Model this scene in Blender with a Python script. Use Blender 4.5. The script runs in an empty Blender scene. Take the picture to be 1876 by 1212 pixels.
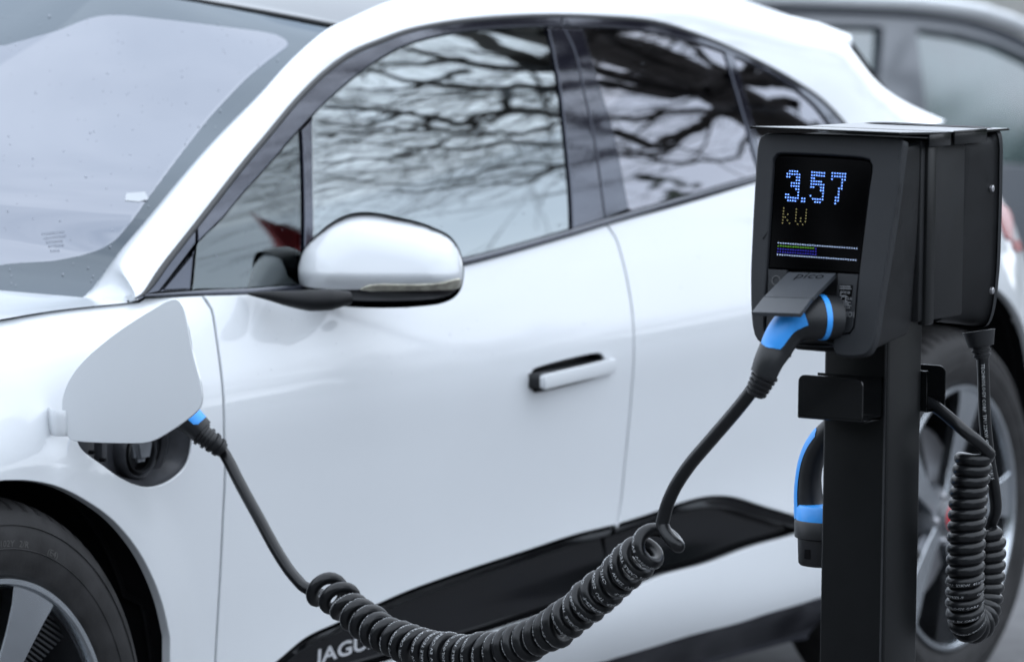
import bpy, bmesh, math, random
import numpy as np
from mathutils import Vector, Matrix
from mathutils.geometry import delaunay_2d_cdt
random.seed(7); RNG = np.random.RandomState(7)
sc = bpy.context.scene
col = sc.collection
# ---------------------------------------------------------------- camera
W, H, F = 1876.0, 1212.0, 7728.0
CAM = np.array([-4.4824, -3.6967, 1.5681]); YAW, PIT, ROL = 1.004673, -0.099634, 0.009577
FW = np.array([math.sin(YAW)*math.cos(PIT), math.cos(YAW)*math.cos(PIT), math.sin(PIT)])
_rt = np.array([math.cos(YAW), -math.sin(YAW), 0.]); _up = np.cross(_rt, FW)
RT = math.cos(ROL)*_rt + math.sin(ROL)*_up; UP = -math.sin(ROL)*_rt + math.cos(ROL)*_up
cd = bpy.data.cameras.new('camera'); cam = bpy.data.objects.new('camera', cd); col.objects.link(cam)
M = Matrix([[RT[i], UP[i], -FW[i], CAM[i]] for i in range(3)] + [[0, 0, 0, 1]])
cam.matrix_world = M
cd.sensor_fit = 'HORIZONTAL'; cd.sensor_width = 36; cd.lens = F/W*36
cd.clip_start = .1; cd.clip_end = 2000
cd.dof.use_dof = True; cd.dof.focus_distance = 5.5; cd.dof.aperture_fstop = (cd.lens/1000)/.024
sc.camera = cam
# ---------------------------------------------------------------- sky, sun, exposure
SUN_EL, SUN_AZ = math.radians(58), math.radians(118)        # azimuth clockwise from +Y
wd = bpy.data.worlds.new('World'); sc.world = wd; wd.use_nodes = True
nt = wd.node_tree; nt.nodes.clear()
def nn(t, typ, **kw):
    n = t.nodes.new(typ)
    for k, v in kw.items(): setattr(n, k, v)
    return n
sky = nn(nt, 'ShaderNodeTexSky', sky_type='NISHITA', sun_disc=False)
sky.sun_elevation = SUN_EL; sky.sun_rotation = SUN_AZ; sky.air_density = 1.5; sky.dust_density = 1
tc = nn(nt, 'ShaderNodeTexCoord'); mp = nn(nt, 'ShaderNodeMapping'); mp.inputs['Scale'].default_value = (1, 1, 2.4)
no = nn(nt, 'ShaderNodeTexNoise'); no.inputs['Scale'].default_value = 1.7; no.inputs['Detail'].default_value = 5; no.inputs['Distortion'].default_value = .3
cr = nn(nt, 'ShaderNodeValToRGB'); cr.color_ramp.elements[0].position = .3; cr.color_ramp.elements[1].position = .72
cr.color_ramp.elements[0].color = (16.6, 18.9, 22.3, 1); cr.color_ramp.elements[1].color = (25, 27, 30, 1)
mx = nn(nt, 'ShaderNodeMix', data_type='RGBA'); mx.inputs[0].default_value = .93
bg = nn(nt, 'ShaderNodeBackground'); bg.inputs['Strength'].default_value = .15
wo = nn(nt, 'ShaderNodeOutputWorld')
L = nt.links.new
L(tc.outputs['Generated'], mp.inputs['Vector']); L(mp.outputs[0], no.inputs['Vector']); L(no.outputs['Fac'], cr.inputs[0])
L(sky.outputs[0], mx.inputs[6]); L(cr.outputs[0], mx.inputs[7]); L(mx.outputs[2], bg.inputs['Color']); L(bg.outputs[0], wo.inputs[0])
sd = bpy.data.lights.new('sun', 'SUN'); sun = bpy.data.objects.new('sun', sd); col.objects.link(sun)
sd.energy = .5; sd.angle = math.radians(70); sd.color = (1, .97, .93)
dv = Vector((math.sin(SUN_AZ)*math.cos(SUN_EL), math.cos(SUN_AZ)*math.cos(SUN_EL), math.sin(SUN_EL)))
sun.rotation_euler = dv.to_track_quat('Z', 'Y').to_euler()
sc.view_settings.view_transform = 'Standard'; sc.view_settings.look = 'None'
sc.view_settings.exposure = -.60; sc.view_settings.gamma = 1; sc.view_settings.use_curve_mapping = False
# ---------------------------------------------------------------- helpers
def mat(name, base, rough=.5, metal=0., coat=0., ior=1.5, noise=0., nscale=20., bump=0., bscale=200., emit=None, spec=.5, coat_rough=.03, coat_ior=1.5):
    m = bpy.data.materials.new(name); m.use_nodes = True; t = m.node_tree; b = t.nodes['Principled BSDF']
    b.inputs['Base Color'].default_value = (*base, 1); b.inputs['Roughness'].default_value = rough
    b.inputs['Metallic'].default_value = metal; b.inputs['IOR'].default_value = ior
    b.inputs['Coat Weight'].default_value = coat; b.inputs['Coat Roughness'].default_value = coat_rough; b.inputs['Coat IOR'].default_value = coat_ior
    if name == 'window_trim_black': b.inputs['Specular Tint'].default_value = (.78, .84, 1, 1)
    b.inputs['Specular IOR Level'].default_value = spec
    tcn = nn(t, 'ShaderNodeTexCoord')
    if noise:
        n = nn(t, 'ShaderNodeTexNoise'); n.inputs['Scale'].default_value = nscale; n.inputs['Detail'].default_value = 6
        t.links.new(tcn.outputs['Object'], n.inputs['Vector'])
        mr = nn(t, 'ShaderNodeMapRange'); mr.inputs[1].default_value = .3; mr.inputs[2].default_value = .7
        mr.inputs[3].default_value = 1-noise; mr.inputs[4].default_value = 1+noise
        t.links.new(n.outputs['Fac'], mr.inputs[0])
        vm = nn(t, 'ShaderNodeVectorMath', operation='SCALE'); vm.inputs[0].default_value = base
        t.links.new(mr.outputs[0], vm.inputs['Scale']); t.links.new(vm.outputs[0], b.inputs['Base Color'])
        mr2 = nn(t, 'ShaderNodeMapRange'); mr2.inputs[3].default_value = rough*(1-noise*.5); mr2.inputs[4].default_value = min(1, rough*(1+noise*.5))
        t.links.new(n.outputs['Fac'], mr2.inputs[0]); t.links.new(mr2.outputs[0], b.inputs['Roughness'])
    if bump:
        n = nn(t, 'ShaderNodeTexNoise'); n.inputs['Scale'].default_value = bscale; n.inputs['Detail'].default_value = 3
        t.links.new(tcn.outputs['Object'], n.inputs['Vector'])
        bp = nn(t, 'ShaderNodeBump'); bp.inputs['Strength'].default_value = bump; bp.inputs['Distance'].default_value = .001
        t.links.new(n.outputs['Fac'], bp.inputs['Height']); t.links.new(bp.outputs[0], b.inputs['Normal'])
    if emit:
        b.inputs['Emission Color'].default_value = (*emit[0], 1); b.inputs['Emission Strength'].default_value = emit[1]
    return m
def glass(name, refl, ior, tint, haze=None, dirt=0.):
    """one-layer automotive glass: reflection by Fresnel, tinted see-through; coated glass reflects a little coloured"""
    m = bpy.data.materials.new(name); m.use_nodes = True; t = m.node_tree; t.nodes.clear()
    o = nn(t, 'ShaderNodeOutputMaterial'); mi = nn(t, 'ShaderNodeMixShader'); fr = nn(t, 'ShaderNodeFresnel'); fr.inputs[0].default_value = ior
    g = nn(t, 'ShaderNodeBsdfGlossy'); g.inputs['Color'].default_value = (*refl, 1); g.inputs['Roughness'].default_value = .01
    tr = nn(t, 'ShaderNodeBsdfTransparent'); tr.inputs[0].default_value = (*tint, 1)
    t.links.new(fr.outputs[0], mi.inputs[0]); t.links.new(g.outputs[0], mi.inputs[2])
    if dirt:
        d = nn(t, 'ShaderNodeBsdfDiffuse'); d.inputs[0].default_value = (.45, .47, .5, 1)
        m2 = nn(t, 'ShaderNodeMixShader'); m2.inputs[0].default_value = dirt
        t.links.new(tr.outputs[0], m2.inputs[1]); t.links.new(d.outputs[0], m2.inputs[2]); t.links.new(m2.outputs[0], mi.inputs[1])
    else: t.links.new(tr.outputs[0], mi.inputs[1])
    t.links.new(mi.outputs[0], o.inputs[0])
    return m
MT = {}
MT['paint'] = mat('white_paint', (.60, .622, .642), .4, coat=1, coat_ior=1.47, bump=.02, bscale=900, noise=.012, nscale=3)
MT['black'] = mat('gloss_black', (.003, .0033, .0045), .08, ior=1.33, noise=.15, nscale=9)
MT['trim'] = mat('window_trim_black', (.005, .005, .009), .05, ior=1.85, noise=.05, bump=.05, bscale=40)
MT['seal'] = mat('rubber_seal', (.018, .019, .021), .45, noise=.2)
MT['glass'] = glass('side_glass', (.90, .98, 1.), 3.5, (.12, .14, .15))
MT['qglass'] = glass('quarter_glass', (.86, .95, .97), 2.1, (.6, .66, .66))
MT['privacy'] = glass('privacy_glass', (.93, .93, 1.), 3.1, (.02, .02, .025))
MT['screen_glass'] = glass('windscreen_glass', (.84, .89, 1.), 3.1, (.08, .09, .10))
MT['frit'] = glass('windscreen_frit', (.76, .87, .97), 2.05, (.004, .005, .006))
MT['roofglass'] = mat('roof_glass', (.02, .025, .03), .04, ior=2.2, noise=.05)
MT['cavity'] = mat('wheel_well_liner', (.006, .006, .007), .95, noise=.2, nscale=30, spec=.1)
MT['tyre'] = mat('tyre_rubber', (.018, .0175, .018), .62, spec=.3, noise=.5, nscale=25, bump=.25, bscale=160)
MT['alloy'] = mat('machined_alloy', (.5, .53, .56), .24, metal=1, noise=.12, nscale=9)
MT['alloy_grey'] = mat('grey_wheel_paint', (.1, .105, .115), .3, coat=.6, noise=.1)
MT['wheel_dark'] = mat('dark_wheel_paint', (.014, .015, .017), .35, noise=.2)
MT['red'] = mat('red_centre_cap', (.45, .02, .03), .3, noise=.1)
MT['plastic'] = mat('dark_plastic', (.011, .012, .0135), .42, spec=.4, noise=.2, nscale=30, bump=.15, bscale=700)
MT['port'] = mat('port_plastic', (.04, .042, .048), .4, noise=.25, nscale=40, bump=.1, bscale=400)
MT['cap'] = mat('port_cap_grey', (.13, .14, .155), .45, noise=.12, nscale=40)
MT['lamp'] = mat('red_lamp_lens', (.22, .006, .01), .25, spec=.25, noise=.2)
MT['chrome'] = mat('indicator_lens', (.62, .6, .5), .12, metal=.8, noise=.35, nscale=60)
MT['case'] = mat('charger_case_plastic', (.0065, .007, .008), .45, spec=.22, noise=.3, nscale=30, bump=.5, bscale=1500)
MT['plate'] = mat('charger_front_plastic', (.014, .0155, .018), .5, spec=.25, noise=.07, nscale=25, bump=.35, bscale=1600)
MT['post'] = mat('black_powder_coat', (.0035, .004, .0045), .36, spec=.22, noise=.18, nscale=14, bump=.12, bscale=900)
MT['sheet'] = mat('coated_sheet_metal', (.004, .0045, .005), .25, spec=.3, noise=.1, nscale=20)
MT['display'] = mat('display_glass', (.0006, .0006, .0008), .05, ior=1.5, spec=.03, noise=.1)
MT['cable'] = mat('cable_sheath', (.0055, .006, .007), .3, spec=.36, noise=.25, nscale=60, bump=.12, bscale=500)
MT['print'] = mat('white_cable_print', (.42, .43, .44), .6, noise=.25, nscale=300)
MT['blue'] = mat('blue_plastic', (.035, .30, .80), .38, noise=.05, nscale=30)
MT['rubber'] = mat('black_rubber', (.009, .0095, .011), .42, spec=.4, noise=.15, nscale=50, bump=.15, bscale=800)
MT['grey_paint'] = mat('grey_car_paint', (.035, .042, .055), .3, coat=.5, noise=.04)
MT['bgglass'] = mat('far_car_glass', (.05, .08, .08), .08, ior=2.3, noise=.4, nscale=3)
MT['letters'] = mat('grey_letters', (.55, .56, .58), .3, metal=.4, noise=.05)
MT['label'] = mat('grey_print', (.16, .165, .175), .5, noise=.2, nscale=300)
MT['asphalt'] = mat('asphalt', (.10, .10, .103), .8, noise=.35, nscale=9, bump=.8, bscale=120)
MT['seat'] = mat('seat_leather', (.05, .052, .056), .55, noise=.15)
MT['dash'] = mat('dashboard_skin', (.03, .032, .037), .6, noise=.15)
MT['lining'] = mat('headliner', (.30, .30, .32), .8, noise=.1)
MT['bark'] = mat('bark', (.035, .03, .025), .9, noise=.4, nscale=12, bump=1, bscale=30)
MT['hedge'] = mat('hedge_leaves', (.035, .05, .028), .7, noise=.6, nscale=3)
MT['drop'] = mat('rain_drop', (.22, .24, .28), .05, ior=1.5, noise=.2)
MT['prop'] = mat('red_prop_cloth', (.42, .03, .035), .7, noise=.2)
MT['marking'] = mat('tyre_marking', (.075, .073, .07), .7, noise=.2)
MT['glint'] = mat('glint_white', (.42, .44, .46), .5, noise=.1)  # painted highlight on the windscreen
MT['frit_print'] = mat('glass_print', (.2, .22, .26), .5, noise=.1)
MT['cover'] = mat('cover_plastic', (.035, .039, .045), .45, noise=.1, nscale=25, bump=.3, bscale=1500)
MT['concrete'] = mat('pale_concrete', (.3, .3, .28), .85, noise=.25, nscale=4)
MT['steel'] = mat('steel', (.5, .5, .52), .3, metal=1, noise=.1)
def led(n, c, s): return mat(n, (0, 0, 0), .5, noise=0, emit=(c, s))
MT['led_blue'] = led('led_white_blue', (.16, .34, 1.), 6.5); MT['led_yel'] = led('led_yellow', (.8, .72, .3), 1.0)
MT['led_green'] = led('led_green', (.25, .8, .05), 1.6); MT['led_dim'] = led('led_blue', (.06, .05, 1.), 1.6)
MT['led_bar'] = led('led_bar', (.5, .65, 1.), 3.2)

def tag(o, label=None, cat=None, group=None, kind=None):
    if label: o['label'] = label
    if cat: o['category'] = cat
    if group: o['group'] = group
    if kind: o['kind'] = kind
    return o
def empty(name, loc):
    o = bpy.data.objects.new(name, None); o.empty_display_size = .1; col.objects.link(o); o.location = loc
    return o
def wloc(o):
    v = Vector((0, 0, 0))
    while o is not None: v += o.location; o = o.parent
    return v
def link(name, me, material, parent=None, normals=None):
    o = bpy.data.objects.new(name, me)
    if material: me.materials.append(material)
    if parent is not None:
        o.parent = parent
        wl = wloc(parent); me.transform(Matrix.Translation(-wl))
    col.objects.link(o)
    return o
def mesh(name, verts, faces, material, parent=None, normals=None, smooth=True):
    me = bpy.data.meshes.new(name); me.from_pydata([tuple(map(float, v)) for v in verts], [], [tuple(int(i) for i in f) for f in faces]); me.update()
    if smooth:
        me.polygons.foreach_set('use_smooth', [True]*len(me.polygons))
        if normals is not None: me.normals_split_custom_set_from_vertices([tuple(map(float, n)) for n in normals])
    return link(name, me, material, parent)
def bm_obj(name, bm, material, parent=None, smooth=True, angle=35):
    me = bpy.data.meshes.new(name); bm.to_mesh(me); bm.free()
    if smooth:
        me.polygons.foreach_set('use_smooth', [True]*len(me.polygons))
        me.set_sharp_from_angle(angle=math.radians(angle))
    return link(name, me, material, parent)
# -- picture point -> point of a real surface
def ray(px):
    d = FW + (px[0]-W/2)/F*RT - (px[1]-H/2)/F*UP
    return d/np.linalg.norm(d)
def hit(px, ax, val):
    d = ray(px); return CAM + d*((val-CAM[ax])/d[ax])
def hitY(px, Y): return hit(px, 1, Y)
def hitX(px, X): return hit(px, 0, X)
def hitS(px, S):
    d = ray(px); a, b = 2.0, 14.0
    f = lambda t: (CAM[1]+t*d[1]) - S(CAM[0]+t*d[0], CAM[2]+t*d[2])
    t = (-CAM[1]+.05)/d[1]
    for _ in range(40):
        v = f(t); h = 1e-4; g = (f(t+h)-v)/h
        st = -v/g if abs(g) > .05 else -v
        t += max(-.3, min(.3, st))
        if abs(v) < 1e-7: break
    return CAM+t*d
def catmull(pts, step, closed=False):
    pts = [np.array(q, float) for q in pts]
    if len(pts) == 2 and not closed: pass
    n = len(pts); out = []
    rng = n if closed else n-1
    for i in range(rng):
        p1, p2 = pts[i], pts[(i+1) % n]
        p0 = pts[(i-1) % n] if (closed or i > 0) else 2*p1-p2
        p3 = pts[(i+2) % n] if (closed or i+2 < n) else 2*p2-p1
        d0, d1, d2 = [max(1e-9, np.linalg.norm(b-a))**.5 for a, b in ((p0, p1), (p1, p2), (p2, p3))]
        k = max(1, int(math.ceil(np.linalg.norm(p2-p1)/step)))
        m1 = (p2-p1) + d1*((p1-p0)/d0 - (p2-p0)/(d0+d1)); m2 = (p2-p1) + d1*((p3-p2)/d2 - (p3-p1)/(d1+d2))
        for j in range(k):
            t = j/k
            out.append((2*t**3-3*t*t+1)*p1 + (t**3-2*t*t+t)*m1 + (-2*t**3+3*t*t)*p2 + (t**3-t*t)*m2)
    if not closed: out.append(pts[-1])
    return out
def join(*segs):
    out = []
    for s in segs:
        for q in s:
            if not out or np.linalg.norm(np.array(out[-1])-np.array(q)) > 1e-6: out.append(np.array(q, float))
    if np.linalg.norm(out[0]-out[-1]) < 1e-6: out.pop()
    return out
def resample(poly, step, closed=True):
    P = np.array(poly); 
    if closed: P = np.vstack([P, P[:1]])
    seg = np.linalg.norm(np.diff(P, axis=0), axis=1); keep = []
    # keeps corners: subdivides each edge, drops very short ones
    out = [P[0]]
    for i in range(len(P)-1):
        if np.linalg.norm(P[i+1]-out[-1]) < step*.35 and i+1 < len(P)-1: continue
        k = max(1, int(round(np.linalg.norm(P[i+1]-out[-1])/step))); a = out[-1]
        for j in range(1, k+1): out.append(a+(P[i+1]-a)*j/k)
    if closed: out.pop()
    return np.array(out)
def inside(pts, poly):
    x, y = pts[:, 0], pts[:, 1]; r = np.zeros(len(pts), bool); n = len(poly); j = n-1
    for i in range(n):
        xi, yi = poly[i]; xj, yj = poly[j]
        if yi != yj:
            c = ((yi > y) != (yj > y)) & (x < (xj-xi)*(y-yi)/(yj-yi)+xi); r ^= c
        j = i
    return r
def distp(pts, poly, closed=True):
    poly = np.asarray(poly); a = poly if closed else poly[:-1]; b = np.roll(poly, -1, 0) if closed else poly[1:]
    ab = b-a; L2 = (ab*ab).sum(1)+1e-18; out = np.empty(len(pts))
    for s in range(0, len(pts), 4000):
        p = pts[s:s+4000, None, :]-a[None]; t = np.clip((p*ab).sum(2)/L2, 0, 1)
        out[s:s+4000] = np.sqrt(((p-t[..., None]*ab)**2).sum(2)).min(1)
    return out
def area(poly):
    x, y = np.array(poly).T; return .5*np.sum(x*np.roll(y, -1)-np.roll(x, -1)*y)
def edge_n(poly):
    """outward 2D normals of a ccw polygon"""
    e = np.roll(poly, -1, 0)-poly; e /= np.linalg.norm(e, axis=1)[:, None]+1e-12
    n = np.stack([e[:, 1], -e[:, 0]], 1); m = n+np.roll(n, 1, 0); l = np.linalg.norm(m, axis=1)[:, None]
    return m/np.maximum(l, .3)
def panel(name, poly, S, material, parent, holes=(), spacing=.03, step=.012, gap=.0022, r=.0022, depth=.014, NRM=None, sm=True):
    """sheet with rolled edges. poly in surface coordinates; S(a,b)->3D point; NRM(a,b)->outward unit normal"""
    poly = resample(poly, step)
    if area(poly) < 0: poly = poly[::-1]
    loops = [poly-edge_n(poly)*(gap+r)]
    for h in holes:
        h = resample(h, step*.7)
        if area(h) > 0: h = h[::-1]
        loops.append(h-edge_n(h)*(gap*.3+r))
    allb = np.vstack(loops); mn, mxx = allb.min(0), allb.max(0)
    gx = np.arange(mn[0]+spacing/2, mxx[0], spacing); gy = np.arange(mn[1]+spacing/2, mxx[1], spacing)
    G = np.array([(a, b) for a in gx for b in gy]) if len(gx) and len(gy) else np.zeros((0, 2))
    if len(G):
        k = inside(G, loops[0])
        for h in loops[1:]: k &= ~inside(G, h)
        G = G[k]
        for lp in loops:
            if len(G): G = G[distp(G, lp) > spacing*.35]
    V = np.vstack([allb, G]); edges = []; o = 0
    for lp in loops:
        n = len(lp); edges += [(o+i, o+(i+1) % n) for i in range(n)]; o += n
    vo, eo, fo, ov, oe, of = delaunay_2d_cdt([Vector(v) for v in V], edges, [], 0, 1e-7)
    V = np.array([tuple(v) for v in vo]); fo = np.array([f[:3] for f in fo])
    c = V[fo].mean(1); k = inside(c, loops[0])
    for h in loops[1:]: k &= ~inside(c, h)
    fo = fo[k]
    P = np.array([S(*v) for v in V]); N = np.array([NRM(*v) for v in V]) if NRM else None
    verts = list(P); faces = [tuple(f) for f in fo]
    # orientation so that faces point along the normal
    if NRM:
        f = faces[0]; fn = np.cross(P[f[1]]-P[f[0]], P[f[2]]-P[f[0]])
        if fn@N[f[0]] < 0: faces = [q[::-1] for q in faces]; flip = True
        else: flip = False
        norms = list(N)
        idx = {}
        for i, lst in enumerate(ov):
            for q in lst: idx[q] = i
        o = 0
        for lp in loops:
            n = len(lp); en = edge_n(lp); base = len(verts)
            for i in range(n):
                a, b = lp[i]; p0 = np.array(S(a, b)); n0 = np.array(NRM(a, b)); h = 1e-3
                p1 = np.array(S(a+en[i, 0]*h, b+en[i, 1]*h)); l = (p1-p0); l -= n0*(l@n0); l /= np.linalg.norm(l)+1e-12
                for (fl, fd, w) in ((.7, .3, .7071), (1., 1., 1.), (1., max(depth, r)/r, 1.)):
                    verts.append(p0+l*r*fl-n0*r*fd); norms.append(l*w+n0*(1-w if w < 1 else 0)); norms[-1] = norms[-1]/np.linalg.norm(norms[-1])
            for i in range(n):
                j = (i+1) % n; A = [idx.get(o+i, 0), base+3*i, base+3*i+1, base+3*i+2]; B = [idx.get(o+j, 0), base+3*j, base+3*j+1, base+3*j+2]
                for q in range(3):
                    fq = (A[q], A[q+1], B[q+1], B[q])
                    faces.append(fq if not flip else fq[::-1])
            o += n
        # fix side orientation
        f = faces[-1]; a, b, c3 = [np.array(verts[i]) for i in f[:3]]
        fn = np.cross(b-a, c3-a)
        if fn@np.array(norms[f[1]]) < 0:
            k0 = len(fo); faces = faces[:k0]+[q[::-1] for q in faces[k0:]]
        return mesh(name, verts, faces, material, parent, normals=norms if sm else None, smooth=sm)
    return mesh(name, verts, faces, material, parent, smooth=sm)
def plane_map(o, u, v, bulge=None):
    """2D -> 3D on a plane (optionally domed): returns S, N"""
    o, u, v = map(lambda q: np.array(q, float), (o, u, v)); u = u/np.linalg.norm(u); v = v/np.linalg.norm(v); n = np.cross(u, v)
    if bulge is None: return (lambda a, b: o+a*u+b*v), (lambda a, b: n)
    def S(a, b): return o+a*u+b*v+n*bulge(a, b)
    def N(a, b):
        h = 1e-4; c = n-u*(bulge(a+h, b)-bulge(a-h, b))/(2*h)-v*(bulge(a, b+h)-bulge(a, b-h))/(2*h); return c/np.linalg.norm(c)
    return S, N
def to_plane(pxs, o, u, v):
    o, u, v = map(lambda q: np.array(q, float), (o, u, v)); n = np.cross(u, v); out = []
    for q in pxs:
        d = ray(q); t = ((o-CAM)@n)/(d@n); P = CAM+t*d-o; A = np.array([[u@u, u@v], [u@v, v@v]])
        out.append(np.linalg.solve(A, [P@u, P@v]))
    return out
def box(name, lo, hi, material, parent, bev=.002, seg=2, rot=None, taper=None):
    bm = bmesh.new(); bmesh.ops.create_cube(bm, size=1)
    lo, hi = Vector(lo), Vector(hi)
    for v in bm.verts:
        v.co = Vector([(lo[i]+hi[i])/2+v.co[i]*(hi[i]-lo[i]) for i in range(3)])
    if taper:
        for v in bm.verts: v.co = Vector(taper(v.co))
    if bev: bmesh.ops.bevel(bm, geom=list(bm.edges), offset=bev, segments=seg, affect='EDGES', profile=.5)
    if rot is not None: bmesh.ops.transform(bm, matrix=rot, verts=bm.verts)
    return bm_obj(name, bm, material, parent)
def frames(C, up=(0, 0, 1)):
    C = np.array(C); T = np.gradient(C, axis=0); T /= np.linalg.norm(T, axis=1)[:, None]+1e-12
    n = np.array(up, float)-T[0]*(T[0]@np.array(up, float))
    if np.linalg.norm(n) < 1e-3: n = np.array([1., 0, 0])-T[0]*T[0][0]
    n /= np.linalg.norm(n); N = [n]
    for i in range(1, len(C)):
        n = N[-1]-T[i]*(N[-1]@T[i]); n /= np.linalg.norm(n)+1e-12; N.append(n)
    N = np.array(N); B = np.cross(T, N); return T, N, B
def sweep(name, C, R, material, parent, seg=16, up=(0, 0, 1), cap=True, ell=(1, 1), sector=None, caps_round=False):
    """tube along points C with radii R (number or list); ell = section stretch; sector=(a0,a1) for an open strip"""
    C = np.array(C, float); R = np.full(len(C), R) if np.isscalar(R) else np.array(R, float)
    T, N, B = frames(C, up); verts = []; norms = []; faces = []
    if sector: ang = np.linspace(sector[0], sector[1], seg)
    else: ang = np.linspace(0, 2*math.pi, seg, endpoint=False)
    for i in range(len(C)):
        for a in ang: verts.append(C[i]+R[i]*(math.cos(a)*ell[0]*N[i]+math.sin(a)*ell[1]*B[i]))
    m = len(ang)
    for i in range(len(C)-1):
        for j in range(m if not sector else m-1):
            k = (j+1) % m; faces.append((i*m+j, i*m+k, (i+1)*m+k, (i+1)*m+j))
    if cap and not sector:
        faces.append(tuple(range(m))[::-1]); faces.append(tuple((len(C)-1)*m+j for j in range(m)))
    me = bpy.data.meshes.new(name); me.from_pydata([tuple(v) for v in verts], [], faces); me.update()
    me.polygons.foreach_set('use_smooth', [True]*len(me.polygons))
    me.set_sharp_from_angle(angle=math.radians(50))
    return link(name, me, material, parent)
def lathe(name, prof, material, parent, origin, axis, seg=64, a0=0, a1=2*math.pi, radial=None, angle=40):
    """prof: list of (radius, height along axis)"""
    axis = np.array(axis, float); axis /= np.linalg.norm(axis); ref = np.array([0, 0, 1.]) if abs(axis[2]) < .9 else np.array([1., 0, 0])
    e1 = ref-axis*(ref@axis); e1 /= np.linalg.norm(e1); e2 = np.cross(axis, e1); verts = []; faces = []
    full = abs(a1-a0-2*math.pi) < 1e-6; n = seg if full else seg+1; m = len(prof)
    for i in range(n):
        a = a0+(a1-a0)*i/seg
        for j, (r, h) in enumerate(prof):
            rr = r if radial is None else radial(r, h, a, j); verts.append(np.array(origin)+axis*h+rr*(math.cos(a)*e1+math.sin(a)*e2))
    for i in range(seg):
        k = (i+1) % n
        for j in range(m-1): faces.append((i*m+j, k*m+j, k*m+j+1, i*m+j+1))
    me = bpy.data.meshes.new(name); me.from_pydata([tuple(v) for v in verts], [], faces); me.update()
    me.polygons.foreach_set('use_smooth', [True]*len(me.polygons)); me.set_sharp_from_angle(angle=math.radians(angle))
    return link(name, me, material, parent)
def text_mesh(s, size=1., extrude=0., xs=1., res=3, shear=0., bold=0.):
    cu = bpy.data.curves.new('t', 'FONT'); cu.body = s; cu.size = size; cu.extrude = extrude; cu.resolution_u = res; cu.shear = shear; cu.offset = bold
    o = bpy.data.objects.new('t', cu); col.objects.link(o)
    dg = bpy.context.evaluated_depsgraph_get(); dg.update(); me = bpy.data.meshes.new_from_object(o.evaluated_get(dg))
    v = np.array([tuple(q.co) for q in me.vertices]); f = [tuple(p.vertices) for p in me.polygons]
    bpy.data.objects.remove(o); bpy.data.curves.remove(cu); bpy.data.meshes.remove(me)
    if len(v): v[:, 0] *= xs
    return v, f
def text_on(name, s, size, o, u, v, n, material, parent, xs=1., off=.0006, shear=0., res=2, align='L', bold=0.):
    tv, tf = text_mesh(s, size, 0, xs, res, shear, bold)
    if align == 'C': tv[:, 0] -= (tv[:, 0].min()+tv[:, 0].max())/2
    o, u, v, n = [np.array(q, float) for q in (o, u, v, n)]
    return mesh(name, [o+u*p[0]+v*p[1]+n*off for p in tv], tf, material, parent, smooth=False)
# natural cubic spline, tensor table for the body side
def spl(xs, ys):
    xs = np.array(xs, float); ys = np.array(ys, float); n = len(xs); h = np.diff(xs); A = np.zeros((n, n)); r = np.zeros(n); A[0, 0] = A[-1, -1] = 1
    for i in range(1, n-1):
        A[i, i-1] = h[i-1]; A[i, i] = 2*(h[i-1]+h[i]); A[i, i+1] = h[i]; r[i] = 6*((ys[i+1]-ys[i])/h[i]-(ys[i]-ys[i-1])/h[i-1])
    m = np.linalg.solve(A, r)
    def f(x):
        x = np.asarray(x, float); xc = np.clip(x, xs[0], xs[-1]); i = np.clip(np.searchsorted(xs, xc)-1, 0, n-2)
        a = xs[i+1]-xc; b = xc-xs[i]; hh = h[i]
        return (m[i]*a**3+m[i+1]*b**3)/(6*hh)+(ys[i]/hh-m[i]*hh/6)*a+(ys[i+1]/hh-m[i+1]*hh/6)*b
    return f
# ================================================================ SETTING
def ground():
    me = bpy.data.meshes.new('ground'); R = 600
    xs = [-R, -60, -12, 0, 12, 24, 60, R]; vs = [(x, y, 0) for x in xs for y in xs]; n = len(xs)
    fs = [(i*n+j, (i+1)*n+j, (i+1)*n+j+1, i*n+j+1) for i in range(n-1) for j in range(n-1)]
    me.from_pydata(vs, [], fs); return link('ground', me, MT['asphalt'])
tag(ground(), kind='structure')

# ================================================================ BODY SURFACE
class Card:
    def __init__(s, xs):
        s.xs = np.array(xs, float); n = len(xs); s.n = n; h = np.diff(s.xs); s.h = h; A = np.zeros((n, n)); Rm = np.zeros((n, n)); A[0, 0] = A[-1, -1] = 1
        for i in range(1, n-1):
            A[i, i-1] = h[i-1]; A[i, i] = 2*(h[i-1]+h[i]); A[i, i+1] = h[i]
            Rm[i, i+1] += 6/h[i]; Rm[i, i] -= 6/h[i]+6/h[i-1]; Rm[i, i-1] += 6/h[i-1]
        s.m = np.linalg.solve(A, Rm)
    def w(s, x):
        x = min(max(x, s.xs[0]), s.xs[-1]); i = min(max(int(np.searchsorted(s.xs, x))-1, 0), s.n-2); hh = s.h[i]; a = s.xs[i+1]-x; b = x-s.xs[i]
        v = (s.m[i]*a**3+s.m[i+1]*b**3)/(6*hh)-(s.m[i]*a+s.m[i+1]*b)*hh/6
        v = v.copy(); v[i] += a/hh; v[i+1] += b/hh; return v
BX = [-.85, -.5, -.15, .1, .35, .6, .95, 1.4, 1.8, 2.2, 2.55, 2.9, 3.2, 3.5, 3.75]
BZ = [.20, .28, .36, .44, .54, .64, .74, .82, .90, .96, 1.02, 1.08, 1.14]
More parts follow.
